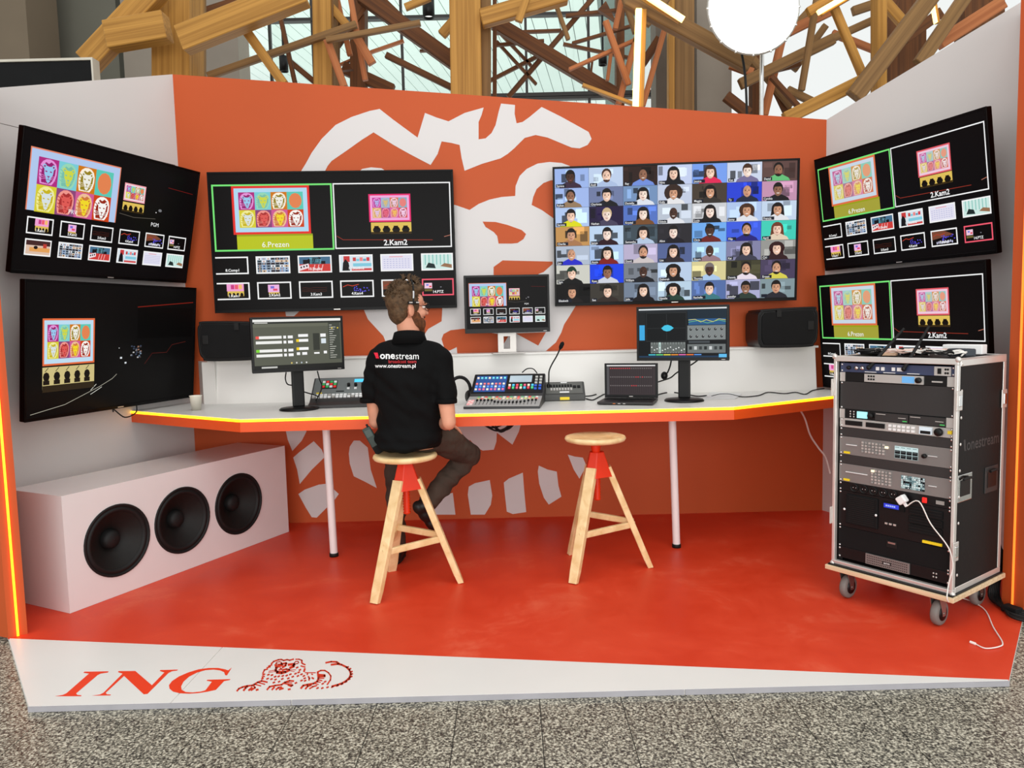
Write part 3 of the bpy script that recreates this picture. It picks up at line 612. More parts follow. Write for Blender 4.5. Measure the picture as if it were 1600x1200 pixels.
def mv_a(muted=False):
    c = Canvas(160, 90, BLK); GRN = (120, 230, 120); T = (222, 206, 190, .38) if muted else None
    c.frame(1.2, 7.0, 80.0, 51.0, 1.1, GRN, 1); c.frame(80.6, 7.0, 159.0, 50.6, .8, WHT, 1)
    pop_wall(c, 14, 8.1, 65, 40, 1, (222, 112, 70) if muted else (230, 50, 44), .03, (200, 214, 228) if muted else (176, 216, 240), tint=T); c.rect(16, 40, 66, 49.9, (164, 160, 56) if muted else (186, 196, 30), 1); c.rect(16, 40, 66, 41.2, (150, 160, 20), 2)
    c.text('6.Prezen', 41, 48.6, 5.2, WHT, 4)
    pop_wall(c, 104, 14.5, 132, 33, 1, (226, 90, 100) if muted else (232, 40, 110), .035, (236, 200, 220) if muted else (240, 170, 220), tint=(230, 190, 200, .4) if muted else (240, 120, 220, .3)); stage(c, 105, 33.4, 132, 41, 1)
    c.line([(82, 42), (86, 44.5), (146, 45.5)], .4, (150, 50, 36), 1); c.line([(154, 43.5), (158, 42.5)], .4, (190, 120, 100), 1); c.text('2.Kam2', 121, 48.6, 5.2, WHT, 4, bold=.02)
    for i, k in enumerate((('comp', '8.Comp1'), ('faces', ''), ('studio', '10.Studio'), ('studio2', '11.Studio2'), ('slide', ''), ('lobby', ''))): thumb(c, TH[i][0], 54.6, TH[i][1], 66.2, *k, openl=(i == 0))
    for i, k in enumerate((('kam1', '1.Kam1'), ('kam2', '2.Kam2'), ('kam3', '3.Kam3'), ('kam4', '4.Kam4'), ('kam5', '5.Kam5'), ('ptz', '14.PTZ'))): thumb(c, TH[i][0], 71.8, TH[i][1], 83.3, *k, openl=(i == 0), fr=(WHT if i < 5 else (240, 90, 110)))
    return c
def mv_b():
    c = Canvas(160, 90, BLK); xs = [(7, 27), (32.5, 52.5), (58, 78), (84, 104), (110, 130), (135, 155)]
    pop_wall(c, 5, 10, 79, 50.5, 1, (226, 130, 100), .012, (176, 200, 236), crop=1.0); c.text('PRV', 41, 49, 4.2, WHT, 8)
    pop_wall(c, 84, 20, 105, 33, 1, (240, 160, 170), .04, (240, 220, 226)); stage(c, 84, 34, 105, 41, 1)
    c.line([(82, 43), (96, 44.5), (118, 43)], .4, (90, 84, 76), 1); c.line([(128, 17), (156, 18)], .35, (120, 20, 16), 1); c.ell(122, 36, 2, 1.2, (120, 120, 124), 1, 6); c.ell(118, 38, .5, .5, WHT, 1, 6)
    c.text('PGM', 118, 49, 4.2, WHT, 4)
    for i, k in enumerate((('kam1', '1.Kam1'), ('kam2', '2.Kam2'), ('kam3', '3.Kam3'), ('kam4', '4.Kam4'), ('kam5', '5.Kam5'), ('ptz', '14.PTZ'))): thumb(c, xs[i][0], 54.5, xs[i][1], 65.7, *k)
    for i, k in enumerate((('desk', ''), ('faces', ''), ('studio', ''), ('studio2', ''), ('slide', ''), ('lobby', ''))): thumb(c, xs[i][0], 69, xs[i][1], 80, *k)
    return c
def mv_c():
    c = Canvas(160, 90, (7, 6, 6))
    pop_wall(c, 12, 24, 55, 56, 1, (226, 106, 60), .03, (190, 220, 240)); c.rect(12, 57, 55, 72, (206, 190, 130), 1)
    for k in range(5):
        x = 15 + k * 8.4; c.ell(x, 63.5, 2.6, 3.2, (24, 18, 14), 2, 8); c.rect(x - 2.5, 66, x + 2.5, 69, (30, 22, 16), 2); c.line([(x - 1, 60), (x + 1.5, 57.5)], .5, (40, 44, 30), 3)
    c.rect(12, 69.5, 55, 74, (46, 36, 22), 3)
    for p in ((78, 46.5, .4), (80, 54, 1.0), (84.5, 58, .9)): c.rect(p[0] - p[2], p[1] - p[2] * .7, p[0] + p[2], p[1] + p[2] * .7, (220, 226, 230), 1)
    rr = random.Random(3)
    for k in range(26): c.rect(*(lambda x, y: (x, y, x + 1.6, y + 1.0))(89 + rr.random() * 11, 45 + rr.random() * 9), rr.choice([(120, 140, 160), (70, 60, 60), (190, 190, 190), (60, 70, 90), (150, 110, 90)]), 1)
    c.line([(96, 15.5), (158, 11)], .7, (120, 26, 16), 1); c.rect(96, 16, 158, 40, (3, 2, 2), 1)
    c.line([(104, 60), (112, 52), (128, 52), (134, 46), (150, 44)], .5, (70, 22, 18), 2)
    c.line([(3, 88), (30, 84), (60, 74), (72, 69), (76, 66)], .35, (180, 176, 160), 2); c.line([(52, 76), (57, 72)], .4, (220, 220, 210), 2); c.line([(52, 79), (62, 74.5)], .4, (220, 220, 210), 2)
    return c
SK = {'d': (70, 44, 34), 'b': (140, 98, 76), 't': (196, 146, 116), 'l': (228, 190, 168), 'p': (236, 208, 194)}
def ptile(c, x, y, w, h, bg2, cloth, sk, hair, style, nm, hx=.5, l=1, k=0):
    rr = random.Random(k * 13 + 5); X = lambda u: x + u * w
    Y = lambda v: y + v * h
    c.rect(x, y, x + w, y + h, bg2, l)
    for q in range(4):      # room behind
        a = rr.random() * .8; b_ = rr.random() * .5; f = rr.choice((.6, .75, 1.15, 1.25, .4))
        c.rect(X(a), Y(b_), X(min(1, a + .1 + rr.random() * .25)), Y(min(1, b_ + .15 + rr.random() * .4)), tuple(min(255, v * f) for v in bg2), l + 1)
    s = SK[sk]; r = h * .255; cx, cy = X(hx), Y(.43); dk = tuple(v * .6 for v in s)
    if style in ('long', 'curly'):
        c.ell(cx, cy - h * .02, r * (1.25 if style == 'long' else 1.6), r * 1.35, hair, l + 2, 14); c.poly([(cx - r * 1.2, cy), (cx + r * 1.25, cy), (cx + r * 1.45, Y(.86)), (cx - r * 1.45, Y(.86))], hair, l + 2)
    if style == 'afro': c.ell(cx, cy - h * .02, r * 1.9, r * 1.75, hair, l + 2, 16)
    top = Y(.68); c.poly([(cx - w * .33, Y(1)), (cx - w * .29, Y(.85)), (cx - w * .1, top), (cx + w * .1, top), (cx + w * .29, Y(.85)), (cx + w * .34, Y(1))], cloth, l + 3)
    c.poly([(cx - r * .45, cy), (cx + r * .45, cy), (cx + r * .42, Y(.72)), (cx, Y(.79)), (cx - r * .42, Y(.72))], dk, l + 4)
    if style in ('short', 'beard', 'cap'): c.ell(cx, cy - r * .25, r * 1.02, r * 1.22, hair, l + 4, 14)
    c.ell(cx, cy + r * .15, r * .82, r * 1.15, s, l + 5, 14)
    c.ell(cx + r * .3, cy + r * .2, r * .42, r * .8, tuple(min(255, v * 1.13) for v in s), l + 6, 10)
    if style == 'beard': c.ell(cx, cy + r * .82, r * .7, r * .55, hair, l + 6, 10, 0, pi)
    if style in ('long', 'curly', 'afro', 'short'): c.ell(cx, cy - r * .55, r * .88, r * .55, hair, l + 6, 10, pi, 2 * pi)
    if style == 'cap': c.ell(cx, cy - r * .35, r * 1.05, r * .95, (30, 60, 44), l + 6, 10, pi, 2 * pi)
    for sx in (-.36, .36): c.ell(cx + sx * r, cy + r * .02, r * .15, r * .1, (24, 16, 14), l + 7, 6); c.line([(cx + (sx - .18) * r, cy - r * .22), (cx + (sx + .18) * r, cy - r * .22)], r * .09, dk, l + 7)
    c.line([(cx, cy + r * .1), (cx + r * .08, cy + r * .42)], r * .1, dk, l + 7)
    c.ell(cx, cy + r * .66, r * .32, r * .15, (246, 240, 236) if k % 3 else (150, 70, 66), l + 7, 8, 0, pi)
    n = max(3, len(nm)); c.rect(X(.03), Y(.8), X(.03) + 1.0 + n * .95, Y(.97), (22, 26, 40), l + 7); c.text(nm, X(.03) + .5, Y(.94), 2.0, WHT, l + 8, 'l', bold=.01, sx=.92)
DK = (24, 18, 18); BR = (70, 42, 28)
PPL = [
 [((156,182,236),(60,40,60),'d',DK,'short','Serena'),((190,208,236),(172,192,226),'l',BR,'beard','Andi'),((46,28,24),(112,142,220),'b',(120,84,66),'bald','Ray'),((196,208,240),(22,20,24),'l',DK,'long','Nina'),((120,160,240),(226,36,84),'l',BR,'long','Jessica'),((204,214,236),(120,110,150),'p',BR,'short','Kat'),((96,70,66),(100,190,120),'b',DK,'beard','David')],
 [((160,184,236),(150,122,92),'b',DK,'beard','Rohan'),((112,124,164),(24,24,30),'l',DK,'short','Charlotte'),((116,146,188),(220,226,236),'p',DK,'long','Danielle'),((196,206,228),(230,230,232),'t',(52,34,26),'afro','Kelly'),((70,58,48),(50,44,38),'t',DK,'long','Maggie'),((40,66,214),(30,36,60),'t',(180,130,100),'bald','Ty'),((196,146,176),(28,22,26),'b',DK,'short','Cynthia')],
 [((176,200,240),(222,220,20),'l',DK,'short','Serene'),((34,22,60),(70,64,90),'p',(206,180,140),'short','Nathan'),((84,116,196),(120,76,40),'p',DK,'long','Krystal'),((186,196,210),(226,228,234),'d',DK,'bald','Edwin'),((204,206,210),(20,18,20),'p',DK,'long','Lucia'),((176,198,236),(224,226,232),'t',BR,'curly','Jenny'),((196,214,236),(226,228,232),'t',DK,'long','Francis')],
 [((196,146,84),(170,120,80),'t',DK,'short','Charlie'),((190,214,240),(44,14,28),'p',DK,'short','James'),((62,76,86),(180,200,226),'l',DK,'long','Samantha'),((40,38,44),(24,20,28),'p',DK,'short','Alice'),((112,172,240),(110,30,26),'d',DK,'short','Chris'),((60,92,226),(34,30,120),'t',DK,'beard','Filip'),((64,206,184),(226,206,180),'l',(110,60,40),'long','April')],
 [((176,188,206),(40,44,200),'t',(170,120,90),'bald','Jon'),((170,196,236),(130,24,24),'l',DK,'long','Annie'),((186,176,206),(206,196,196),'t',DK,'beard','David'),((84,100,150),(44,34,40),'l',DK,'long','Lisa'),((160,196,232),(150,120,130),'d',DK,'bald','Shawn'),((130,130,166),(60,60,76),'l',DK,'long','Kai'),((150,150,146),(50,24,28),'l',(50,20,22),'curly','Cici')],
 [((206,206,196),(16,16,18),'l',(40,26,20),'cap','Sam'),((24,66,232),(206,210,222),'b',DK,'short','Ryan'),((120,126,136),(26,26,32),'d',DK,'bald','William'),((186,206,232),(24,20,22),'t',DK,'curly','Deborah'),((216,206,150),(170,200,236),'d',(120,110,110),'short','Thomas'),((66,64,44),(232,220,232),'t',DK,'beard','Dennis'),((74,64,92),(216,206,80),'t',DK,'beard','Ernest')],
 [((14,12,14),(30,24,24),'t',DK,'short','Elizabeth'),((60,56,50),(50,40,36),'l',DK,'short','Sue'),((116,130,150),(26,22,26),'l',DK,'long','Julia'),((186,210,230),(40,66,56),'l',DK,'curly','Natalie'),((84,110,166),(60,120,130),'l',DK,'short','Rachelle'),((172,172,210),(46,60,52),'b',DK,'short','Jennifer'),((130,150,156),(40,40,48),'t',DK,'short','')]]
def mv_people():
    c = Canvas(160, 90, BLK)
    for r in range(7):
        for k in range(7):
            q = PPL[r][k]; w, h = 160 / 7, 90 / 7
            ptile(c, k * w, r * h, w - .15, h - .15, *q, hx=.46 + .06 * ((r * 3 + k) % 3), k=r * 7 + k)
    return c
def scr_app():
    c = Canvas(160, 90, (92, 94, 82)); D = (52, 54, 50)
    c.rect(0, 0, 160, 4.5, (236, 236, 232), 1); c.rect(0, 4.5, 160, 8, D, 1); c.rect(3, 5.4, 26, 7.2, (206, 206, 200), 2)
    c.rect(0, 8, 136, 14, (104, 106, 92), 1); c.rect(136, 8, 158, 76, (70, 74, 66), 1)
    rows = [(30, (240, 90, 80)), (39, None), (54, (130, 220, 60)), (62.5, None)]
    for y, col in rows:
        c.rect(4, y, 50, y + 5, (240, 240, 236), 1)
        if col: c.rect(4, y, 10, y + 5, col, 2)
        c.rect(53, y, 58, y + 5, WHT, 1); c.rect(61, y, 70, y + 5, WHT, 1)
    for y in (28, 37, 52): c.rect(80, y, 98, y + 5, WHT, 1)
    for y in (37, 52): c.rect(76, y, 81, y + 5, (240, 206, 40), 2)
    c.rect(76, 61, 82, 66, WHT, 1); c.rect(86, 61, 95, 66, WHT, 1); c.rect(107, 27, 119, 58, (58, 60, 54), 1); c.rect(108, 62, 118, 65, WHT, 2); c.rect(121, 28, 131, 34, WHT, 1); c.rect(122, 37, 131, 46, (220, 230, 236), 1); c.rect(126, 60, 132, 65, WHT, 1)
    for k in range(16): c.rect(138, 12 + k * 4, 138 + 5 + (k * 7) % 9, 13 + k * 4, (206, 206, 196), 2)
    c.ell(143, 18, 1.4, 1.4, (230, 200, 50), 3, 8); c.ell(154, 18, 1.4, 1.4, (230, 200, 50), 3, 8)
    c.rect(0, 83, 160, 90, (40, 40, 38), 1); c.rect(12, 85, 40, 88, (200, 200, 196), 2)
    for k in range(4): c.ell(66 + 9 * k, 80, 1.5, 1.6, [(226, 200, 110), (220, 220, 216), (180, 190, 200), (230, 230, 226)][k], 2, 8)
    return c
def scr_audio():
    c = Canvas(160, 90, (24, 26, 28))
    c.rect(0, 0, 160, 2.6, (220, 224, 226), 1); c.rect(0, 2.6, 160, 7, (40, 44, 48), 1)
    c.rect(0, 7, 12, 60, (34, 36, 38), 1); c.rect(1, 30, 11, 58, (64, 170, 226), 2); c.frame(14, 8, 88, 60, .4, (70, 74, 76), 1)
    c.poly([(42, 36), (48, 31), (54, 30), (60, 32), (65, 36), (58, 41), (52, 42), (46, 40)], (70, 196, 230), 2); c.line([(52, 10), (52, 58)], .3, (70, 74, 76), 1); c.line([(16, 36), (86, 36)], .3, (70, 74, 76), 1)
    for k in range(13):
        x = 22 + k * 5; c.rect(x, 62, x + 4.2, 82, (120, 126, 124) if k != 3 else (190, 214, 210), 1); c.rect(x + 1.6, 66, x + 2.4, 80, (20, 22, 22), 2); c.rect(x + 1, 70 + (k * 5) % 7, x + 3.2, 72 + (k * 5) % 7, (230, 232, 232), 3)
    for k, cl in enumerate(((80, 200, 220), (110, 220, 140), (230, 220, 80), (240, 150, 60), (230, 110, 180), (240, 120, 60), (90, 150, 230))): c.rect(18 + k * 14, 84, 31 + k * 14, 86, cl, 1)
    c.rect(90, 3, 160, 20, (30, 44, 56), 2); c.rect(92, 20, 158, 31, (44, 92, 140), 2)
    c.line([(92, 22), (104, 21), (114, 26), (124, 22), (136, 26), (146, 21), (158, 23)], .9, (226, 214, 90), 3); c.line([(92, 26), (110, 23), (126, 28), (146, 23), (158, 26)], .8, (120, 200, 120), 3)
    c.rect(90, 32, 158, 58, (128, 134, 134), 2)
    for r in range(2):
        for k in range(6): c.ell(96 + 11 * k, 39 + 13 * r, 2.3, 2.5, (24, 26, 28), 3, 9); c.line([(96 + 11 * k, 39 + 13 * r), (97.2 + 11 * k, 37 + 13 * r)], .5, WHT, 4)
    c.rect(90, 66, 158, 82, (112, 118, 118), 2)
    for k in range(7): c.rect(93 + 9 * k, 70, 98 + 9 * k, 76, [(40, 44, 46), (206, 210, 210), (60, 64, 66)][k % 3], 3)
    c.rect(92, 60, 130, 64, (70, 76, 80), 2); c.rect(146, 84, 160, 90, (96, 190, 240), 1); c.rect(0, 87, 146, 90, (36, 60, 86), 1)
    return c
def scr_daw():
    c = Canvas(160, 100, (62, 54, 56)); c.rect(0, 0, 160, 4, (224, 222, 222), 1); c.rect(0, 4, 8, 100, (84, 82, 84), 1)
    for r in range(3):
        for k in range(21): x = 10 + k * 7; c.rect(x, 12 + r * 29, x + .8, 36 + r * 29, (40, 36, 38), 1)
        for k in range(20):
            hot = (r == 0 and k < 10) or (r == 1 and k in (12, 13, 15)) or (r == 2 and 9 < k < 13)
            c.rect(11 + k * 7, 10 + r * 29, 15 + k * 7, 13 + r * 29, (206, 70, 76) if hot else (120, 112, 112), 2)
    return c

# ================================================================== DISPLAYS
def television(name, label, c, yaw, tilt, roll, W, H, canvas, group, back=0.16, bez=.012, chin=.02):
    t = empty(name, c, rotm(yaw, tilt, roll), label, 'television', group)
    MB().bb((-W / 2, .0, -H / 2), (W / 2, .035, H / 2)).build('casing', M_glossb, t, .006)
    MB().bb((-W * .32, .035, -H * .36), (W * .32, .07, H * .3)).build('rear_cover', M_blackm, t, .012)
    for a, b in (((-W / 2, -.004, H / 2 - bez), (W / 2, 0, H / 2)), ((-W / 2, -.004, -H / 2), (W / 2, 0, -H / 2 + chin)), ((-W / 2, -.004, -H / 2 + chin), (-W / 2 + bez, 0, H / 2 - bez)), ((W / 2 - bez, -.004, -H / 2 + chin), (W / 2, 0, H / 2 - bez))):
        MB().bb(a, b).build('bezel', M_glossb, t, .001, 1)
    MB().bb((-.022, -.0055, -H / 2 + .006), (.022, -.004, -H / 2 + .011)).build('badge', M_alu, t)
    zc = (chin - bez) / 2
    p = canvas.build('picture', t, W - 2 * bez, H - bez - chin, y=-.0004); p.location = (0, 0, zc)
    MB().bb((-.2, .07, -.12), (.2, .085, .12)).bb((-.04, .085, -.06), (.04, back, .06)).build('wall_mount', M_darkgrey, t)
    return t
s_ = 0.976; S = lambda v: (v[0] * s_, v[1] * s_, 1.4 + (v[2] - 1.4) * s_)
television('wall_television', 'large wall TV with green-framed multiview, above the left speaker', S((-1.208, 5.256, 1.977)), radians(3.6), radians(.7), 0, 1.63, .932, mv_a(), 'wall televisions', .11)
television('wall_television', 'large wall TV showing a seven by seven grid of video call faces', S((1.149, 5.239, 1.97)), radians(-3.5), radians(3.0), 0, 1.63, .932, mv_people(), 'wall televisions', .11, .014, .02)
television('wall_television', 'upper TV on the left white wall, tilted down, eight-lion picture and two thumbnail rows', (-2.32, 4.518, 2.074), radians(73.3), radians(12.9), 0, 1.30, .75, mv_b(), 'wall televisions', .17)
television('wall_television', 'lower TV on the left white wall showing a dark hall with a lit screen', (-2.347, 4.516, 1.30), radians(74), radians(6), 0, 1.30, .75, mv_c(), 'wall televisions', .15)
television('wall_television', 'upper TV on the right white wall with a green-framed multiview', (2.314, 4.555, 2.06), radians(-73.2), radians(7.8), 0, 1.30, .75, mv_a(True), 'wall televisions', .16)
television('wall_television', 'lower TV on the right white wall, partly hidden by the rack case', (2.25, 4.42, 1.275), radians(-75), radians(4.8), 0, 1.30, .75, mv_a(True), 'wall televisions', .18)
# cable loop under the lower left TV
tag(MB().tube(spline([(-2.36, 4.40, .92), at(178, 640, 4.35), at(195, 652, 4.4), at(212, 645, 4.5), (-2.33, 4.62, .93)]), .004, 6).build('tv_cable', M_rubber), 'thin black cable looping below the lower left TV', 'cable')

DZ = 0.885            # desk top level
def monitor(label, c, yaw, W, H, canvas, zbase, stand='black', tilt=0):
    t = empty('desktop_monitor', (c[0], c[1], zbase), rotm(yaw), label, 'monitor', 'monitors on the desk'); z = c[2] - zbase
    bz = .014; ch = .02 if stand == 'black' else .03
    MB().bb((-W / 2, 0, z - H / 2), (W / 2, .03, z + H / 2)).build('casing', M_black, t, .005)
    MB().bb((-W * .3, .03, z - H * .3), (W * .3, .055, z + H * .3)).build('rear_cover', M_black, t, .01)
    for a, b in (((-W / 2, -.003, z + H / 2 - bz), (W / 2, 0, z + H / 2)), ((-W / 2, -.003, z - H / 2), (W / 2, 0, z - H / 2 + ch)), ((-W / 2, -.003, z - H / 2 + ch), (-W / 2 + bz, 0, z + H / 2 - bz)), ((W / 2 - bz, -.003, z - H / 2 + ch), (W / 2, 0, z + H / 2 - bz))):
        MB().bb(a, b).build('bezel', M_black, t, .001, 1)
    p = canvas.build('picture', t, W - 2 * bz, H - bz - ch, y=-.0003); p.location = (0, 0, z + (ch - bz) / 2)
    MB().bb((W * .42, -.0042, z - H / 2 + .006), (W * .46, -.003, z - H / 2 + .009)).build('badge', M_silver, t)
    if stand == 'black':
        MB().lathe([(.001, 0), (.118, 0), (.12, .006), (.112, .014), (.05, .02), (.001, .022)], (0, .075, 0), 32).build('stand_base', M_black, t)
        MB().prz([(-.036, .07), (.036, .07), (.036, .105), (-.036, .105)], .018, z).build('stand_column', M_black, t, .008)
        MB().bb((-.03, .05, z - .05), (.03, .075, z + .05)).build('stand_hinge', M_black, t, .004)
    else:
        MB().bb((-.11, -.06, 0), (.11, .09, .008)).build('stand_base', M_silver, t, .003)
        zt = z - H * .3; m = MB()
        m.bb((-.062, .062, .006), (.062, .08, .03)).bb((-.062, .062, .115), (.062, .08, zt)).bb((-.062, .062, .03), (-.024, .08, .115)).bb((.02, .062, .03), (.062, .08, .115))
        m.build('stand_column', M_silver, t)
    return t
monitor('desktop monitor with grey control software, left of the seated operator', (-1.28, 4.519, 1.29), radians(26.4), .545, .33, scr_app(), DZ)
monitor('desktop monitor with a blue audio analyser, behind the laptop', (1.022, 4.48, 1.30), radians(-21.4), .545, .328, scr_audio(), DZ)
monitor('small multiview monitor on a silver stand between the two big wall TVs', (-.019, 5.03, 1.512), radians(6.4), .572, .384, mv_b(), 1.18, 'silver')
# ================================================================== DESK AND LEDGE
desk = empty('control_desk', (0, 4.5, 0), None, 'long white control desk with orange front edge, amber LED strip and white legs', 'desk')
dk = lambda p: [(x, y - 4.5) for x, y in p]
FR = [(-2.44, 4.76), (-1.53, 4.17), (1.25, 4.20), (2.33, 4.83)]
top = FR + [(2.26, 5.03), (2.2, 5.21), (-2.24, 5.21), (-2.33, 5.03)]
MB().prz(dk(top), .855, DZ).build('worktop', M_white, desk)
def strip(name, m, y_out, y_in, z0, z1, label=None):
    for i in range(3):
        a, b = Vector(FR[i]), Vector(FR[i + 1]); d = (b - a).normalized(); n = Vector((d.y, -d.x))
        if i == 1: a -= d * 0; 
        q = [a + n * y_out, b + n * y_out, b - n * y_in, a - n * y_in]
        MB().prz(dk([(v.x, v.y) for v in q]), z0, z1).build(name, m, desk, label=label)
strip('fascia', M_fascia, .004, .02, .812, .868, 'orange front fascia')
strip('led_strip', M_led, .007, .0, .869, .883, 'glowing amber LED strip')
MB().prz(dk([(-2.3, 4.9), (-1.5, 4.35), (1.22, 4.38), (2.2, 4.95), (2.1, 5.2), (-2.2, 5.2)]), .83, .855).build('sub_frame', M_orange, desk)
for bx_, tx_ in ((fl(522, 869), at(509, 662, 4.43)), (fl(1057, 855), at(1050, 648, 4.44))):
    MB().tube([(tx_.x, tx_.y - 4.5, .83), (bx_.x, bx_.y - 4.5, .02)], .023, 16).build('leg', M_legw, desk)
    MB().lathe([(.001, 0), (.027, 0), (.027, .022), (.001, .024)], (bx_.x, bx_.y - 4.5, 0), 16).build('foot', M_rubber, desk)
led = empty('back_ledge', (0, 5.14, DZ), None, 'white boxed ledge running along the back of the desk under the wall TVs', 'ledge')
MB().prx([(-.10, 0), (.095, 0), (.095, .285), (-.065, .285)], -2.0, 2.06).build('front_panel', M_white, led)
MB().bb((-2.06, -.075, .283), (2.08, .095, .297)).build('shelf_top', M_white, led, .002)
MB().prz([(-2.09, -.09), (-2.0, -.10), (-2.0, .095), (-2.19, .095)], 0, .285).build('end_panel', M_white, led)
LZ = DZ + .297

# ================================================================== SPEAKER BENCH
bo = Vector((-2.225, 3.619)); yb_ = math.atan2(.899, .438)
bench = empty('speaker_bench', (bo.x, bo.y, 0), yb_, 'long white speaker box on the floor with three big black woofers', 'loudspeaker')
BL, BD, BH = 1.549, .43, .594
def on_bench(x, y):
    n = Vector((.899, -.438, 0)); r = ray(x, y); t = (n.dot(Vector((bo.x, bo.y, 0)) - CP)) / n.dot(r); p = CP + r * t
    return (p.x - bo.x) * .438 + (p.y - bo.y) * .899, p.z
holes = []
for cx_, cy_ in ((184.5, 844), (286, 812.5), (373.5, 787)):
    u, z = on_bench(cx_, cy_); r = .192; holes.append((u, z))
    wf = MB().lathe([(r, .004), (r * 1.0, -.004), (r * .985, -.007), (r * .95, -.007), (r * .93, -.002), (r * .92, .004), (r * .89, -.004), (r * .85, -.007), (r * .81, -.004), (r * .78, .006)], (u, 0, z), 48, 'Y').build('woofer', M_rubber, bench, label='black woofer')
    MB().lathe([(r * (.79 - .045 * k), .006 + .006 * k - (.0012 if k % 2 else 0)) for k in range(0, 13)] + [(r * .24, .085)], (u, 0, z), 48, 'Y').build('cone', M_cone, wf)
    MB().lathe([(r * .27, .082), (r * .26, .05), (r * .2, .036), (r * .1, .03), (.001, .028)], (u, 0, z), 32, 'Y').build('dust_cap', M_rubber, wf)
cab = MB(); z0_, z1_, rh = .001, BH, .1885      # box with three round openings in its front
cab.add([(0, BD, z0_), (BL, BD, z0_), (BL, BD, z1_), (0, BD, z1_), (0, 0, z0_), (BL, 0, z0_), (BL, 0, z1_), (0, 0, z1_)], [(1, 0, 3, 2), (0, 1, 5, 4), (1, 2, 6, 5), (2, 3, 7, 6), (3, 0, 4, 7)])
xb_ = [0, (holes[0][0] + holes[1][0]) / 2, (holes[1][0] + holes[2][0]) / 2, BL]
for k, (u, z) in enumerate(holes):
    xa, xc = xb_[k], xb_[k + 1]
    an = sorted([2 * pi * q / 48 for q in range(48)] + [math.atan2(zz - z, xx - u) % (2 * pi) for xx in (xa, xc) for zz in (z0_, z1_)])
    ci, ou, dp = [], [], []
    for a in an:
        cx_, sz_ = cos(a), sin(a); t_ = min(((xc - u) if cx_ > 0 else (xa - u)) / cx_ if abs(cx_) > 1e-9 else 9, ((z1_ - z) if sz_ > 0 else (z0_ - z)) / sz_ if abs(sz_) > 1e-9 else 9)
        ci.append((u + rh * cx_, 0, z + rh * sz_)); ou.append((u + t_ * cx_, 0, z + t_ * sz_)); dp.append((u + rh * cx_, .1, z + rh * sz_))
    n = len(an); cab.add(ou + ci + dp, [(i_, (i_ + 1) % n, (i_ + 1) % n + n, i_ + n) for i_ in range(n)] + [(i_ + n, (i_ + 1) % n + n, (i_ + 1) % n + 2 * n, i_ + 2 * n) for i_ in range(n)] + [tuple(range(2 * n, 3 * n))])
cab.build('cabinet', mat('white_gloss_box', (226, 220, 220), .22, var=.01, coat=.3), bench)
# ================================================================== PA SPEAKERS ON THE LEDGE
def pa(label, xc, mir):
    t = empty('stage_speaker', (xc, 5.0, LZ), None, label, 'loudspeaker', 'black speakers on the ledge')
    W, H = .46, .262; sx = -1 if mir else 1
    prof = [(-.23, .05), (-.215, .015), (-.17, 0), (.16, 0), (.2, .02), (.225, .06), (.23, .2), (.215, .24), (.18, H), (-.17, .25), (-.21, .235), (-.23, .2)]
    prof = [(v.x * .86, v.y) for v in spline([(sx * x, z, 0) for x, z in prof] + [(sx * prof[0][0], prof[0][1], 0)], 4)][:-1]
    if mir: prof = prof[::-1]
    MB().pry(prof, -.09, .17).build('cabinet', M_black, t, .02, 3)
    g = [(x * .88, .131 + (z - .131) * .84) for x, z in prof]
    MB().pry(g, -.1, -.085).build('grille', M_blackm, t, .008, 2)
    rim = [(x * .95, .131 + (z - .131) * .93) for x, z in prof] ; pts = [(x, -.092, z) for x, z in rim]; MB().tube(pts + [pts[0]], .006, 6).build('rim', M_rubber, t)
    MB().prz([(sx * -.08, -.108), (sx * -.05, -.108), (sx * -.055, -.09), (sx * -.075, -.09)][::1], .2, .245).build('handle_notch', M_rubber, t)
    MB().bb((sx * .145 - .02, -.106, .11), (sx * .145 + .02, -.09, .17)).build('horn_notch', M_rubber, t, .004)
    return t
pa('black plastic speaker lying on the ledge behind the left desktop monitor', -1.85, True)
pa('black plastic speaker lying on the ledge under the faces TV, right end', 1.815, False)

# ================================================================== THINGS ON THE DESK
# cup
cp = fl(307, 641, DZ)
cup = empty('paper_cup', cp, None, 'white paper cup at the far left end of the desk', 'cup')
MB().lathe([(.001, .004), (.026, .004), (.027, 0), (.036, .088), (.0385, .09), (.0385, .094), (.035, .092), (.026, .01), (.001, .009)], n=28).build('wall', M_cup, cup)
MB().lathe([(.001, .06), (.031, .06)], n=24).build('coffee', mat('coffee', (60, 34, 18), .3), cup)
# video switcher
def console_text(): pass
p = fl(533, 638, DZ); sw = empty('video_switcher', (p.x, p.y + .02, DZ), radians(4), 'grey video switcher console left of the operator', 'video switcher')
W = .42
prof = [(0, 0), (0, .02), (.06, .034), (.1, .055), (.27, .17), (.3, .165), (.3, 0)]
MB().prx(prof, -W / 2, W / 2).build('body', mat('switcher_dark', (44, 42, 42), .45), sw, .004)
nrm = Vector((0, -.115, .17)).normalized(); ax = Vector((0, .17, .115)).normalized()
def slope(o, base, u, v, wu, hv, th, m, name, par=None, M0=None):
    c = Vector(base) + Vector((u, 0, 0)) + ax_ * v + nr_ * (th / 2)
    Mx = Matrix((Vector((1, 0, 0)), ax_, nr_)).transposed()
    return MB().box(c, (wu, hv, th), Mx).build(name, m, par or o)
ax_, nr_ = ax, nrm; b0 = (0, .1, .055)
slope(sw, b0, 0, .105, W - .02, .185, .003, mat('switcher_grey', (112, 118, 118), .45), 'control_panel')
slope(sw, b0, -.105, .13, .1, .08, .006, M_black, 'button_block')
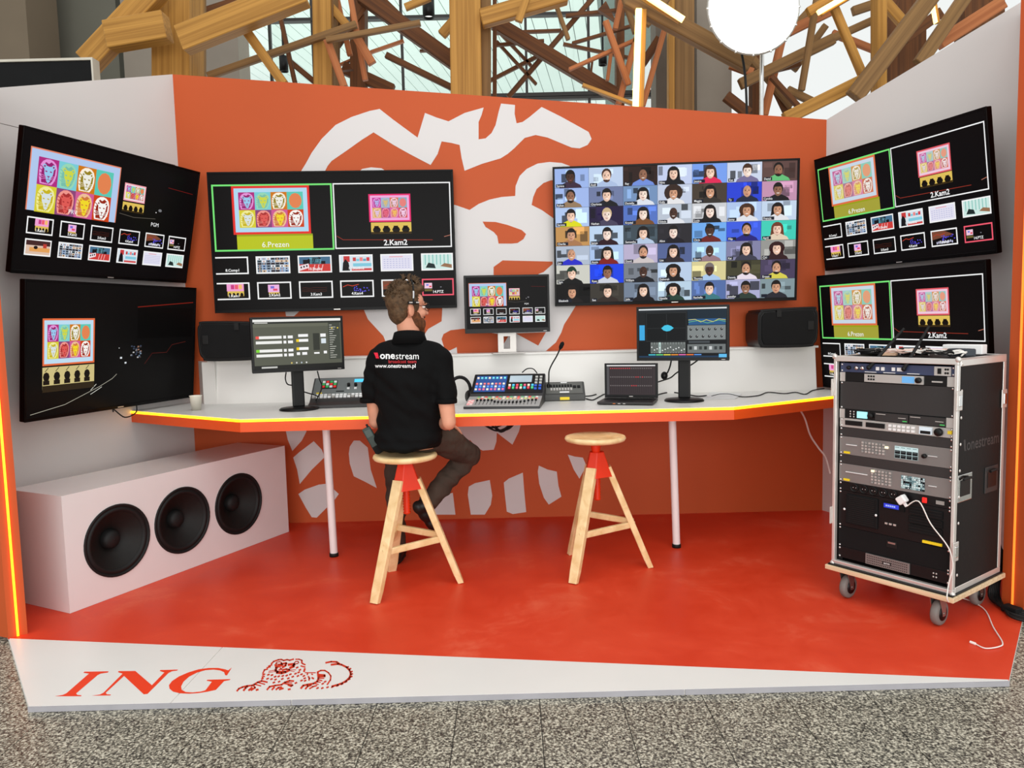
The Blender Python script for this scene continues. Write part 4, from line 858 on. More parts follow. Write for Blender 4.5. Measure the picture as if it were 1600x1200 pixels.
for i in range(4):
    for j in range(3):
        slope(sw, b0, -.14 + i * .024, .105 + j * .024, .018, .016, .011, mat('btn%d' % ((i + j) % 3), [(220, 40, 40), (60, 170, 90), (210, 214, 210)][(i + j) % 3], .4, emit=[(220, 40, 40), (40, 150, 80), (200, 206, 200)][(i + j) % 3], estr=.35), 'button')
slope(sw, b0, .09, .165, .075, .03, .005, mat('lcd_cyan', (70, 180, 230), .3, emit=(70, 190, 240), estr=.8), 'display')
for i in range(4):
    c = Vector(b0) + Vector((.02 + i * .045, 0, 0)) + ax * .115; MB().cyl(c, c + nrm * .02, .010, 12).build('knob', M_black, sw)
    slope(sw, b0, .02 + i * .045, .085, .016, .014, .008, M_paper, 'button')
slope(sw, b0, -.16, .045, .035, .012, .005, M_yellow, 'sticker'); slope(sw, b0, -.03, .06, .05, .008, .005, M_black, 'label_strip')
for j in range(2):
    for i in range(16): slope(sw, b0, -.19 + i * .0245, .005 + j * .02, .019, .014, .008, M_paper if (i + j) % 5 else M_silver, 'button')
# mixer
fm0, fm1 = fl(724, 639.5, DZ), fl(843.4, 638.5, DZ)
mxw = (fm1 - fm0).length; mc = (fm0 + fm1) / 2
mx_ = empty('audio_mixer', (mc.x, mc.y, DZ), math.atan2(fm1.y - fm0.y, fm1.x - fm0.x), 'digital audio mixing console with faders and coloured buttons on the desk', 'mixer')
hw = mxw / 2
prof = [(0, 0), (0, .014), (.20, .052), (.225, .07), (.41, .175), (.435, .165), (.435, 0)]
MB().prx(prof, -hw, hw).build('body', mat('mixer_side', (44, 44, 46), .45), mx_, .003)
ax_ = Vector((0, .2, .038)).normalized(); nr_ = Vector((0, -.038, .2)).normalized(); bb_ = (0, 0, .014)
slope(mx_, bb_, 0, .103, 2 * hw - .006, .198, .003, mat('mixer_grey', (176, 174, 172), .45), 'fader_panel')
for i in range(17):
    x = -hw + .065 + i * (2 * hw - .09) / 16.3
    if i < 16 or True:
        slope(mx_, bb_, x, .075, .0035, .085, .0036, M_black, 'fader_slot')
        fv = [.11, .112, .11, .112, .108, .08, .07, .068, .066, .066, .066, .068, .072, .085, .1, .108, .11][i]
        slope(mx_, bb_, x, fv, .011, .019, .012, M_black, 'fader_cap')
        slope(mx_, bb_, x, .148, .014, .013, .008, mat('mb%d' % (i % 5), [(206, 190, 130), (236, 120, 110), (230, 216, 190), (196, 206, 120), (226, 190, 140)][i % 5], .4, emit=[(206, 190, 130), (236, 120, 110), (230, 216, 190), (196, 206, 120), (226, 190, 140)][i % 5], estr=.3), 'button')
        slope(mx_, bb_, x, .18, .014, .011, .008, mat('mg%d' % (i % 3), [(110, 180, 130), (220, 224, 216), (226, 90, 80)][i % 3], .4, emit=[(110, 180, 130), (220, 224, 216), (226, 90, 80)][i % 3], estr=.3), 'button')
for j in range(4):
    for i in range(2): slope(mx_, bb_, -hw + .022 + i * .018, .035 + j * .024, .015, .02, .008, mat('mp%d' % ((i + j) % 2), [(240, 170, 170), (240, 224, 220)][(i + j) % 2], .4, emit=(240, 170, 170), estr=.25), 'button')
ax_ = Vector((0, .185, .105)).normalized(); nr_ = Vector((0, -.105, .185)).normalized(); bb_ = (0, .225, .07)
slope(mx_, bb_, 0, .106, 2 * hw - .008, .205, .003, M_black, 'top_panel')
slope(mx_, bb_, -hw * .48, .10, hw * .86, .175, .005, mat('mixer_blue', (34, 84, 160), .4), 'channel_strip')
for j, cl in enumerate(((236, 110, 150), (90, 150, 240), (240, 120, 120), (120, 220, 230))):
    for i in range(8):
        c2 = cl if (i + j) % 3 else (236, 226, 206)
        slope(mx_, bb_, -hw * .86 + i * hw * .107, .035 + [0, .03, .06, .125][j], .013, .014, .010, mat('mc%d%d' % (j, (i + j) % 3 > 0), c2, .4, emit=c2, estr=.4), 'button')
slope(mx_, bb_, hw * .34, .15, hw * .62, .07, .006, mat('mixer_lcd', (170, 186, 196), .25, emit=(160, 178, 190), estr=.35), 'display')
for i in range(7):
    for j in range(2):
        cl = [(236, 80, 90), (240, 220, 200), (80, 200, 130), (80, 190, 230), (220, 90, 120)][(i * 2 + j) % 5]
        slope(mx_, bb_, hw * .06 + i * hw * .105, .05 + j * .028, .014, .015, .010, mat('md%d' % ((i * 2 + j) % 5), cl, .4, emit=cl, estr=.4), 'button')
for i in range(2):
    for j in range(5): slope(mx_, bb_, hw * .78 + i * hw * .12, .04 + j * .032, .016, .013, .010, mat('me%d' % (j < 2), [(210, 210, 206), (60, 110, 230)][j < 2], .4), 'button')
tag(MB().tube(spline([at(816, 582, 4.62), at(822, 577, 4.66), at(828, 575.5, 4.68), at(834, 577, 4.68), at(839, 583, 4.64)]), .0035, 6).build('mixer_cable', M_rubber), 'small black cable bridge arching over the back of the mixer', 'cable')
# intercom station with gooseneck microphone
pi0, pi1 = fl(850, 627.5, DZ), fl(915, 626, DZ); ic = (pi0 + pi1) / 2; iw = (pi1 - pi0).length / 2
ist = empty('intercom_station', (ic.x, ic.y, DZ), math.atan2(pi1.y - pi0.y, pi1.x - pi0.x), 'dark grey intercom box with gooseneck microphone beside the mixer', 'intercom')
MB().prx([(0, 0), (0, .03), (.005, .04), (.095, .115), (.11, .112), (.12, 0)], -iw, iw).build('body', mat('intercom_grey', (66, 66, 64), .5), ist, .008, 3)
ax_ = Vector((0, .09, .075)).normalized(); nr_ = Vector((0, -.075, .09)).normalized(); bb_ = (0, .005, .04)
slope(ist, bb_, 0, .06, 2 * iw - .03, .1, .003, mat('intercom_face', (96, 96, 92), .5), 'panel')
for j in range(2):
    for i in range(8): slope(ist, bb_, -iw + .05 + i * .018, .045 + j * .03, .012, .02, .008, M_black if j else M_silver, 'key')
for i in range(2): slope(ist, bb_, iw - .065 + i * .027, .065, .02, .02, .008, M_black, 'key')
slope(ist, bb_, 0, .02, .06, .01, .005, M_paper, 'label_strip'); slope(ist, bb_, 0, .105, .04, .007, .005, M_paper, 'label_strip')
MB().bb((-.03, -.0015, .008), (.03, .0, .026)).build('sticker', M_yellow, ist)
Mi = Matrix.Rotation(-ist.rotation_euler.z, 3, 'Z')
gp = [Mi @ (at(x, y, ic.y + d) - Vector((ic.x, ic.y, DZ))) for x, y, d in ((857, 603, .06), (857.5, 592, .06), (858, 580, .06), (862, 570, .05), (870, 556, .03), (875, 545, .01))]
MB().tube(spline(gp), .0045, 8).build('gooseneck', M_rubber, ist)
MB().tube([gp[-1], gp[-1] + (gp[-1] - gp[-2]).normalized() * .012, gp[-1] + (gp[-1] - gp[-2]).normalized() * .04, gp[-1] + (gp[-1] - gp[-2]).normalized() * .05], [.008, .013, .013, .006], 12).build('microphone_windscreen', M_blackm, ist)
MB().cyl(gp[0] + Vector((0, 0, -.012)), gp[0] + Vector((0, 0, .012)), .011, 12).build('socket', M_black, ist)
# laptop
lp = Vector((.736, 4.617, 0)); ly = radians(-18.5)
lt = empty('laptop', (lp.x, lp.y, DZ), ly, 'open black laptop with a dark grey session screen, in front of the right monitor', 'laptop')
MB().bb((-.165, -.235, .004), (.165, .0, .02)).build('base', mat('laptop_black', (34, 28, 28), .45), lt, .004)
MB().bb((-.145, -.12, .02), (.145, -.015, .0215)).build('keyboard', M_blackm, lt)
MB().bb((-.045, -.225, .02), (.045, -.14, .0208)).build('touchpad', M_black, lt)
sc_ = MB().bb((-.165, .0, .02), (.165, .012, .235)).build('screen_lid', M_black, lt, .003)
scr_daw().build('picture', lt, .30, .185, y=-.0008).location = (0, 0, .132)
MB().bb((-.012, -.0012, .027), (.012, 0, .032)).build('badge', M_silver, lt)
for i in range(3): MB().bb((-.07 + i * .03, -.2355, .008), (-.055 + i * .03, -.2345, .012)).build('front_light', M_silver if i else mat('amberdot', (230, 120, 40), .4), lt)
# papers
pp = [fl(x, y, DZ) for x, y in ((1098, 624), (1147, 623.5), (1157, 616), (1110, 613))]
stack = empty('paper_sheets', (pp[0].x, pp[0].y, DZ), None, 'thin stack of white paper sheets right of the right monitor base', 'paper')
for k in range(3):
    MB().prz([(v.x - pp[0].x + .004 * k, v.y - pp[0].y - .003 * k) for v in pp], .0005 + k * .0012, .0015 + k * .0012).build('sheet', M_paper, stack)
# headphones half hidden by the operator's arm
hp = fl(724, 636, DZ); hd = empty('headphones', (hp.x - .03, hp.y + .16, DZ), radians(30), 'black headphones standing on the desk, half hidden by the right arm of the operator', 'headphones')
MB().tube([(.075 * cos(a), 0, .085 + .085 * sin(a)) for a in [pi * k / 14 for k in range(15)]], .011, 8).build('headband', M_rubber, hd)
for s in (-1, 1): MB().lathe([(.001, -.018), (.035, -.018), (.042, -.008), (.042, .01), (.034, .018), (.001, .018)], (s * .07, 0, .043), 20, 'X').build('ear_cup', M_black, hd)
# desk cables
def cable(name, pts, r, m, label, n=5): return tag(MB().tube(spline(pts, n), r, 6).build(name, m), label, 'cable')
D3 = lambda x, y, dz=.004: fl(x, y + (7 if x > 1015 else 3), DZ + dz)
cable('monitor_cable', [at(447, 582, 4.66), at(446, 592, 4.68), at(449, 600, 4.62), at(456, 602, 4.58)], .004, M_rubber, 'short black cable curling behind the left monitor stand')
cable('switcher_cable', [at(496, 580, 4.68), at(499, 592, 4.72), at(503, 604, 4.66), at(498, 618, 4.5), D3(490, 628), D3(487, 637)], .004, M_rubber, 'black cable dropping from the left monitor to the video switcher')
cable('switcher_cable', [at(474, 612, 4.62), at(484, 615, 4.6), at(494, 618, 4.56), D3(502, 620)], .004, M_rubber, 'black cable running from the left monitor stand to the switcher')
cable('intercom_cable', [D3(916, 620), D3(926, 622), D3(936, 617), D3(944, 613), D3(955, 610)], .004, M_rubber, 'upper black cable between intercom box and laptop')
cable('intercom_cable', [D3(915, 616), D3(925, 615), D3(938, 611), D3(950, 606)], .004, M_rubber, 'lower black cable between intercom box and laptop')
cable('laptop_cable', [D3(1022, 612), D3(1034, 608), D3(1050, 606), D3(1072, 609), D3(1090, 612), D3(1104, 611)], .004, M_rubber, 'black cable from the laptop round the right monitor base')
cable('laptop_cable', [at(1024, 598, 4.7), at(1034, 595, 4.74), at(1048, 590, 4.78), at(1058, 582, 4.75), at(1080, 570, 4.66), at(1090, 563, 4.6)], .0045, M_rubber, 'black cable rising from the laptop behind the right monitor')
cable('power_adapter_lead', [at(1049, 562, 4.62), at(1047, 572, 4.68), at(1043, 582, 4.7), at(1038, 587, 4.7)], .005, M_rubber, 'black plug lead hanging below the right monitor')
tag(MB().ell(at(1038, 587, 4.7), (.022, .02, .026), 12, 8).build('power_plug', M_black), 'round black plug hanging behind the right monitor stand', 'plug')
cable('desk_cable', [D3(1112, 612), D3(1125, 609), D3(1140, 609), D3(1160, 613), D3(1185, 611), D3(1200, 606), D3(1225, 608), D3(1243, 606), D3(1258, 609), D3(1270, 603), D3(1288, 600)], .0035, M_rubber, 'long wavy black cable lying along the right half of the desk')
# cable tangle under the desk
for k, q in enumerate(([(752, 655), (760, 662), (775, 669), (788, 666), (798, 657)], [(748, 655), (766, 664), (782, 661), (790, 655)], [(770, 655), (780, 668), (795, 666), (806, 655)], [(757, 655), (770, 662), (783, 671), (797, 662), (803, 654)])):
    cable('hanging_cable', [at(x, y + 4, 4.75 + .02 * k) for x, y in q], .006, M_rubber, ['sagging black cable under the desk, leftmost of the hanging tangle', 'shortest black cable in the tangle hanging under the desk', 'sagging black cable under the desk, rightmost of the hanging tangle', 'lowest black cable in the tangle hanging under the desk'][k])
cable('under_desk_cable', [at(960, 650, 4.6), at(1000, 655, 4.6), at(1050, 655, 4.6), at(1075, 649, 4.6)], .005, M_rubber, 'thin dark cable drooping under the desk beside its right leg')
cable('wall_cable', [at(1250, 640, 4.78), at(1258, 655, 4.82), at(1266, 680, 4.85), at(1279, 700, 4.85), at(1290, 715, 4.85), at(1297, 740, 4.85)], .006, M_whitec, 'white cable hanging from the right end of the desk to the rack')

# ================================================================== STOOLS
def stool(label, feet, zs, seat_c):
    c = sum((Vector(f[:2]) for f in feet), Vector((0, 0))) / 3
    t = empty('screw_stool', (c.x, c.y, 0), None, label, 'stool', 'wooden screw stools')
    r = .17; sx, sy = seat_c[0] - c.x, seat_c[1] - c.y
    MB().lathe([(.001, zs - .034), (r * .8, zs - .034), (r * .96, zs - .026), (r, zs - .014), (r * .97, zs - .003), (r * .9, zs), (r * .8, zs - .004), (.001, zs - .008)], (sx, sy, 0), 40).build('seat', M_ash, t)
    z1, z0 = .662, .527
    MB().lathe([(.03, zs - .034), (.028, (zs - .034 + z1) / 2), (.022, z1 - .002)], (sx * .6, sy * .6, 0), 20).build('seat_boss', M_redp, t)
    ang = [math.atan2(f[1] - c.y, f[0] - c.x) for f in feet]
    R0, R1 = [], []
    for a in sorted([q % (2 * pi) for q in ang]):
        for d in (-.5, .5):
            R1.append((.044 * cos(a + d), .044 * sin(a + d), z1)); R0.append((.088 * cos(a + d * .75), .088 * sin(a + d * .75), z0))
    MB().rings([[Vector(v) for v in R0], [Vector(v) for v in R1]], True, False).build('collar', M_redp, t, .004)
    pr_ = [(.001, .385)] + [((.021 if k % 2 else .0155), .39 + k * .0075) for k in range(24)] + [(.001, .58)]
    MB().lathe(pr_, n=20).build('screw', M_redp, t)
    tops = []; foots = []
    for f, a in zip(feet, ang):
        d = Vector((cos(a), sin(a), 0)); fo = Vector((f[0] - c.x, f[1] - c.y, 0)); tp = d * .06 + Vector((0, 0, z0 + .05))
        side = Vector((-sin(a), cos(a), 0)); outw = (fo - tp).cross(side).normalized()
        ring = lambda p, w_, t_: [p + side * w_ + outw * t_, p - side * w_ + outw * t_, p - side * w_ - outw * t_, p + side * w_ - outw * t_]
        R = [ring(tp, .030, .018), ring(tp.lerp(fo, .9), .027, .017), ring(fo, .024, .016)]
        zc_ = lambda v: Vector((v.x, v.y, max(v.z, .0005)))
        MB().rings([[zc_(v) for v in q] for q in R], True, False).build('leg', M_ash, t, .005)
        tops.append(tp); foots.append(fo)
    for i in range(3):
        j = (i + 1) % 3; h = [.235, .265, .25][i]
        pt = lambda k, z: foots[k].lerp(tops[k], z / tops[k].z)
        a, b = pt(i, h), pt(j, h + .012); d = b - a; X = d.normalized(); Z = Vector((0, 0, 1)); Y = Z.cross(X).normalized(); Z = X.cross(Y)
        MB().box((a + b) / 2, (d.length + .03, .022, .034), Matrix((X, Y, Z)).transposed()).build('stretcher', M_ash, t, .004)
    return t
f1 = [fl(586, 943), fl(720, 910), fl(612, 892)]; f2 = [fl(896, 912), fl(1016, 886), fl(893, 866)]
s1c = at(633, 712, 3.91); s2c = at(930, 684, 4.115)
ST1 = stool('wooden screw stool with red collar, under the seated operator', f1, s1c.z + .012, (s1c.x, s1c.y))
stool('empty wooden screw stool with red collar, right of the operator', f2, s2c.z + .012, (s2c.x, s2c.y))
# ================================================================== RACK CASE
RK = Vector((1.56, 3.61, 0)); RY = radians(-54.5); RW, RD, RZ0, RZ1 = .559, .47, .17, 1.19
def rack_thing(name, label, cat, group=None): return empty(name, (RK.x, RK.y, 0), RY, label, cat, group)
rk = rack_thing('rack_case', 'black flight-case rack with aluminium edges on casters, at the right', 'rack')
CASE = mat('black_case_laminate', (20, 18, 18), .6, spec=.25, var=.1, bump=.1)
MB().bb((0, .02, RZ0), (.012, RD, RZ1)).build('side_panel', CASE, rk); MB().bb((RW - .012, .02, RZ0), (RW, RD, RZ1)).build('side_panel', CASE, rk)
MB().bb((.012, .02, RZ1 - .012), (RW - .012, RD, RZ1)).build('top_panel', CASE, rk); MB().bb((.012, .02, RZ0), (RW - .012, RD, RZ0 + .02)).build('bottom_panel', CASE, rk)
MB().bb((.012, RD - .012, RZ0 + .02), (RW - .012, RD, RZ1 - .012)).build('rear_panel', CASE, rk)
MB().bb((.012, .03, RZ0 + .02), (.036, .06, RZ1 - .012)).build('rack_rail', M_black, rk); MB().bb((RW - .036, .03, RZ0 + .02), (RW - .012, .06, RZ1 - .012)).build('rack_rail', M_black, rk)
e = .022
for a, b in (((-.003, -.002, RZ1 - e), (RW + .003, .022, RZ1 + .003)), ((-.003, -.002, RZ0), (RW + .003, .022, RZ0 + .018)), ((-.003, -.002, RZ0 + .018), (.012, .022, RZ1 - e)), ((RW - .012, -.002, RZ0 + .018), (RW + .003, .022, RZ1 - e)),
             ((RW - e, .022, RZ1 - .001), (RW + .003, RD, RZ1 + .003)), ((-.003, .022, RZ1 - .001), (e, RD, RZ1 + .003)), ((RW, .022, RZ1 - .03), (RW + .004, RD, RZ1 - .001)), ((RW, .022, RZ0), (RW + .004, RD, RZ0 + .026)), ((RW, RD - .028, RZ0 + .026), (RW + .004, RD, RZ1 - .03)), ((-.003, RD - .004, RZ1 - .001), (RW + .003, RD + .004, RZ1 + .003))):
    MB().bb(a, b).build('edge_profile', M_alu, rk, .002, 1)
for x in (0, RW):
    for z in (RZ0, RZ1): MB().ell((x, .004, z), (.013, .011, .013), 12, 8).build('corner', M_alu, rk)
for z in [RZ0 + .08 + i * .115 for i in range(9)]:
    MB().ell((RW + .004, .035, z), (.003, .007, .007), 8, 6).build('rivet', M_alu, rk)
# board and casters
MB().bb((-.02, -.03, RZ0 - .028), (RW + .02, RD + .02, RZ0 - .006)).build('base_board', M_ply, rk, .002, 1)
MB().bb((-.012, -.018, RZ0 - .006), (RW + .012, RD + .01, RZ0)).build('base_lip', M_black, rk)
for x, y in ((.07, .035), (RW - .06, .035), (.07, RD - .06), (RW - .06, RD - .06)):
    cz = .058
    MB().bb((x - .04, y - .035, RZ0 - .034), (x + .04, y + .035, RZ0 - .028)).build('caster_plate', M_steel, rk)
    w_ = MB().lathe([(.02, -.015), (.05, -.017), (.0565, -.010), (.057, 0), (.0565, .010), (.05, .017), (.02, .015)], (x - .012, y + .012, cz), 28, 'X').build('caster_wheel', M_greyrub, rk)
    MB().lathe([(.001, -.019), (.034, -.019), (.034, .019), (.001, .019)], (x - .012, y + .012, cz), 20, 'X').build('hub', M_black, w_)
    for s in (-1, 1): MB().prx([(y - .03, RZ0 - .034), (y + .03, RZ0 - .034), (y + .025, cz - .012), (y + .0, cz - .012)], x - .012 + s * .022 - .0015, x - .012 + s * .022 + .0015).build('caster_fork', M_steel, rk)
    MB().cyl((x - .038, y + .012, cz), (x + .014, y + .012, cz), .006, 10).build('axle', M_steel, rk)
# butterfly latches and handle
def latch(x, y, z, nx):
    MB().box((x, y, z), (.006 if nx else .05, .05 if nx else .006, .085)).build('latch', M_alu, rk, .004)
    MB().box((x + (.005 if nx else 0), y - (0 if nx else .005), z), (.006 if nx else .024, .024 if nx else .006, .05)).build('latch_wing', M_chrome, rk, .004)
latch(RW + .006, .01, RZ1 - .175, True); latch(RW + .006, .01, RZ0 + .19, True); latch(-.006, .01, RZ1 - .15, True); latch(-.006, .01, RZ0 + .24, True)
latch(RW + .006, RD - .02, RZ1 - .2, True)
for yy in (.10, .36):
    MB().bb((RW, yy - .075, RZ0 + .40), (RW + .004, yy + .055, RZ0 + .52)).build('handle_dish', M_chrome if yy < .2 else M_darkgrey, rk, .004)
    MB().bb((RW + .003, yy - .055, RZ0 + .425), (RW + .0055, yy + .035, RZ0 + .495)).build('handle_recess', M_black, rk)
    MB().tube([(RW + .012, yy - .045, RZ0 + .50), (RW + .016, yy - .01, RZ0 + .505), (RW + .012, yy + .03, RZ0 + .50)], .006, 8).build('handle', M_rubber, rk)
# stencilled word on the side
sd = Canvas(1, 1); sd.text('onestream', .0, 0, .075, (58, 54, 54), 1, 'l', bold=.01)
sd.poly([(-.03, -.05), (-.012, -.05), (-.006, -.01), (.0, 0), (-.018, 0), (-.024, -.012)], (52, 48, 48), 1)
sd.build('printed_word', rk, 1, 1, m=PRINT, f=lambda u, v, l: (RW + .0006, .10 + u, RZ0 + .62 - v), label='dark grey printed word')
# ---- rack units: front faces at y = .024
U = .04445; X0, X1 = .034, RW - .034; ZT = RZ1 - .03
def unit(name, label, cat, u0, n, m, ear=None, depth=.25):
    t = rack_thing(name, label, cat, 'units mounted in the rack'); z1 = ZT - u0 * U - .0006; z0 = ZT - (u0 + n) * U + .0006
    MB().bb((X0 - .016, .022, z0), (X1 + .016, .026, z1)).build('front_panel', m, t, .001, 1)
    MB().bb((X0 + .02, .026, z0 + .002), (X1 - .02, .026 + depth, z1 - .002)).build('chassis', M_darkgrey, t)
    for x in (X0 - .007, X1 + .007):
        for z in ([(z0 + z1) / 2] if n == 0 else [z0 + .007, z1 - .007]): MB().ell((x, .0215, z), (.005, .003, .005), 8, 6).build('rack_screw', M_chrome, t)
    return t, z0, z1
def rbx(t, xa, xb, za, zb, m, name, th=.004, bev=0): return MB().bb((xa, .022 - th, za), (xb, .022, zb)).build(name, m, t, bev, 1)
XX = lambda f: X0 + (X1 - X0) * f
# 1 antenna distributor
M_navy = mat('navy_panel', (62, 72, 104), .45, metal=.2)
t, z0, z1 = unit('wireless_receiver', 'slim blue-grey wireless unit with white end block at the top of the rack', 'rack unit', 0, 1, M_navy); zm = (z0 + z1) / 2
rbx(t, XX(.86), XX(1.0), z0 + .002, z1 - .002, M_silver, 'power_block', .006); rbx(t, XX(.89), XX(.92), zm - .012, zm + .012, M_black, 'switch', .009)
for f in (.06, .14, .2): MB().lathe([(.009, .022), (.009, .010), (.001, .008)], (XX(f), 0, zm), 12, 'Y').build('knob', M_black if f < .1 else M_chrome, t)
for f in (.33, .48, .53, .56, .38): rbx(t, XX(f), XX(f) + .014, zm - .008, zm + .008, M_paper, 'button', .006)
for f in (.22, .4, .62): rbx(t, XX(f), XX(f + .11), z0 + .003, z0 + .006, M_paper, 'label_strip', .0045)
for k in range(4): MB().ell((XX(.955 + .02 * (k % 2)), .016, zm + (.008 if k < 2 else -.008)), (.005, .002, .005), 8, 6).build('socket', M_black, t)
for bx0, tip in ((.3, (1432, 508)), (.58, (1451, 508))):
    pass
ants = ((.27, at(1413, 513, 3.42), 'rod antenna leaning over the rack, left one of the pair'), (.60, at(1452, 509, 3.30), 'rod antenna leaning over the rack, right one of the pair'))
Rm = Matrix.Rotation(RY, 3, 'Z')
for f, tip, lb in ants:
    base = RK + Rm @ Vector((XX(f), .008, zm + .004)); a_ = empty('antenna', base, None, lb.replace('rod antenna', 'black rod antenna'), 'antenna', 'rack antennas'); d = tip - base
    MB().tube([(0, 0, 0), d * .12, d * .14, d], [.008, .010, .008, .0055], 10).build('rod', M_rubber, a_); MB().ell((0, 0, 0), (.011, .011, .011), 10, 8).build('knuckle', M_black, a_)
# 2 converter
t, z0, z1 = unit('video_converter', 'slim rack unit with silver centre, small screen and knob, second from the top', 'rack unit', 1, 1, M_black); zm = (z0 + z1) / 2
rbx(t, X0 - .015, XX(.02), z0, z1, M_silver, 'ear', .004); rbx(t, XX(.97), X1 + .015, z0, z1, M_silver, 'ear', .004)
rbx(t, XX(.22), XX(.77), z0 + .003, z1 - .003, M_silver, 'centre_panel', .007)
rbx(t, XX(.58), XX(.69), z0 + .007, z1 - .007, mat('lcd_blue', (90, 150, 200), .3, emit=(90, 150, 200), estr=.6), 'display', .009)
MB().lathe([(.013, .016), (.013, .004), (.001, .003)], (XX(.73), 0, zm), 16, 'Y').build('knob', M_black, t)
for i in range(3):
    for j in range(2): rbx(t, XX(.255 + .025 * i), XX(.255 + .025 * i) + .008, zm - .010 + j * .014, zm - .002 + j * .014, M_black, 'button', .009)
rbx(t, XX(.84), XX(.93), zm - .006, zm + .0, M_silver, 'label_strip', .005)
# 3 blank
unit('blank_panel', 'wide plain dark blank panel, tallest in the upper rack', 'rack unit', 2, 3, M_darkgrey)
# 4 converters row
t, z0, z1 = unit('converter_row', 'slim black rack unit with small cyan screen on its left', 'rack unit', 5, 1, M_black); zm = (z0 + z1) / 2
rbx(t, X0 - .015, XX(.02), z0, z1, M_silver, 'ear', .004); rbx(t, XX(.97), X1 + .015, z0, z1, M_silver, 'ear', .004)
rbx(t, XX(.15), XX(.25), z0 + .006, z1 - .006, mat('lcd_cyan2', (150, 220, 224), .3, emit=(150, 220, 224), estr=.7), 'display', .006)
MB().lathe([(.012, .018), (.012, .008), (.001, .007)], (XX(.285), 0, zm), 14, 'Y').build('knob', M_rubber, t)
for i in range(2):
    for j in range(3): MB().ell((XX(.08 + .035 * i), .019, zm - .012 + .012 * j), (.004, .002, .004), 8, 6).build('button', M_silver, t)
for a, b in ((.33, .64), (.65, .97)):
    q = rbx(t, XX(a), XX(b), z0 + .003, z1 - .003, M_darkgrey, 'module', .006); rbx(t, XX(a + .01), XX(a + .1), z1 - .011, z1 - .008, M_silver, 'label_strip', .0075); rbx(t, XX(b - .09), XX(b - .02), zm, zm + .003, M_silver, 'label_strip', .0075); rbx(t, XX(b - .05), XX(b - .01), z0 + .008, z0 + .012, mat('green_led', (60, 160, 80), .4, emit=(60, 190, 90), estr=.5), 'indicator', .0075)
# 5 recorder
t, z0, z1 = unit('disk_recorder', 'silver disk recorder with two dark slots and a jog dial', 'rack unit', 6, 1, M_silver); zm = (z0 + z1) / 2
for a, b in ((.03, .2), (.24, .42)): rbx(t, XX(a), XX(b), zm - .010, zm + .012, M_black, 'disk_slot', .006)
for i in range(6):
    for j in range(2): rbx(t, XX(.46 + .042 * i), XX(.46 + .042 * i) + .013, zm - .014 + j * .016, zm - .003 + j * .016, M_paper, 'button', .007)
rbx(t, XX(.74), XX(.85), z0 + .006, z1 - .005, mat('lcd_pale', (196, 206, 214), .3, emit=(190, 204, 214), estr=.4), 'display', .006); rbx(t, XX(.75), XX(.84), z0 + .008, zm + .0, M_black, 'video_window', .0065)
MB().lathe([(.0175, .02), (.0175, .008), (.015, .004), (.001, .004)], (XX(.91), 0, zm), 22, 'Y').build('jog_dial', M_black, t)
rbx(t, XX(.985), X1 + .01, zm - .004, zm + .01, M_yellow, 'sticker', .006)
unit('blank_panel', 'narrow dark blank panel directly under the silver disk recorder', 'rack unit', 7, 1, M_darkgrey)
# 6 router
t, z0, z1 = unit('video_router', 'two-unit grey video router with eight-tile screen and knob', 'rack unit', 8, 2, M_grey); zm = (z0 + z1) / 2
def keygrid(t, f0, n, m_, zb, lit=None):
    for i in range(n):
        for j in range(m_): rbx(t, XX(f0 + .034 * i), XX(f0 + .034 * i) + .010, zb + j * .014, zb + .009 + j * .014, M_silver if (i + j) % 4 else mat('key_grey', (150, 148, 146), .4), 'button', .0055)
keygrid(t, .2, 7, 4, zm - .022); rbx(t, XX(.43), XX(.43) + .014, zm + .010, zm + .02, mat('lit_key', (250, 236, 190), .4, emit=(255, 240, 200), estr=.8), 'lit_button', .007)
q = Canvas(40, 24, (196, 220, 220)); 
for i in range(4):
    for j in range(3): q.rect(i * 10 + .4, j * 8 + .4, i * 10 + 9.6, j * 8 + 7.6, (206, 226, 226) if j == 0 else (24, 24, 26), 1); q.rect(i * 10 + 1, j * 8 + 2, i * 10 + 8, j * 8 + 3.4, (120, 150, 150) if j == 0 else (90, 96, 96), 2)
q.build('picture', t, .105, .056, y=.0205).location = (XX(.625), 0, zm)
MB().lathe([(.010, .022), (.010, .010), (.001, .009)], (XX(.79), 0, zm - .002), 14, 'Y').build('knob', M_black, t)
rbx(t, XX(.02), XX(.08), z0 + .006, z0 + .016, M_yellow, 'sticker', .006); rbx(t, XX(.04), XX(.15), zm + .004, zm + .007, M_paper, 'label_strip', .0045); rbx(t, XX(.82), XX(.9), zm, zm + .002, M_paper, 'label_strip', .0045)
unit('blank_panel', 'dark blank panel between the two grey two-unit devices', 'rack unit', 10, 1, M_darkgrey)
# 7 switcher mainframe
t, z0, z1 = unit('production_switcher', 'two-unit grey switcher unit with a crowded multi-picture screen', 'rack unit', 11, 2, M_grey); zm = (z0 + z1) / 2
keygrid(t, .3, 6, 5, zm - .03); rbx(t, XX(.3), XX(.3) + .014, zm + .024, zm + .034, mat('lit_key', (250, 236, 190), .4), 'lit_button', .007)
q = Canvas(44, 25, (40, 48, 50)); rr = random.Random(11)
for i in range(11):
    for j in range(7): q.rect(i * 4 + .2, j * 3.57 + .2, i * 4 + 3.8, j * 3.57 + 3.3, rr.choice([(200, 222, 220), (60, 76, 80), (20, 22, 24), (130, 160, 164), (230, 238, 236)]), 1); q.rect(i * 4 + 1 + rr.random(), j * 3.57 + 1, i * 4 + 2.4 + rr.random(), j * 3.57 + 2.6, rr.choice([(16, 16, 20), (240, 244, 244), (90, 110, 116)]), 2)
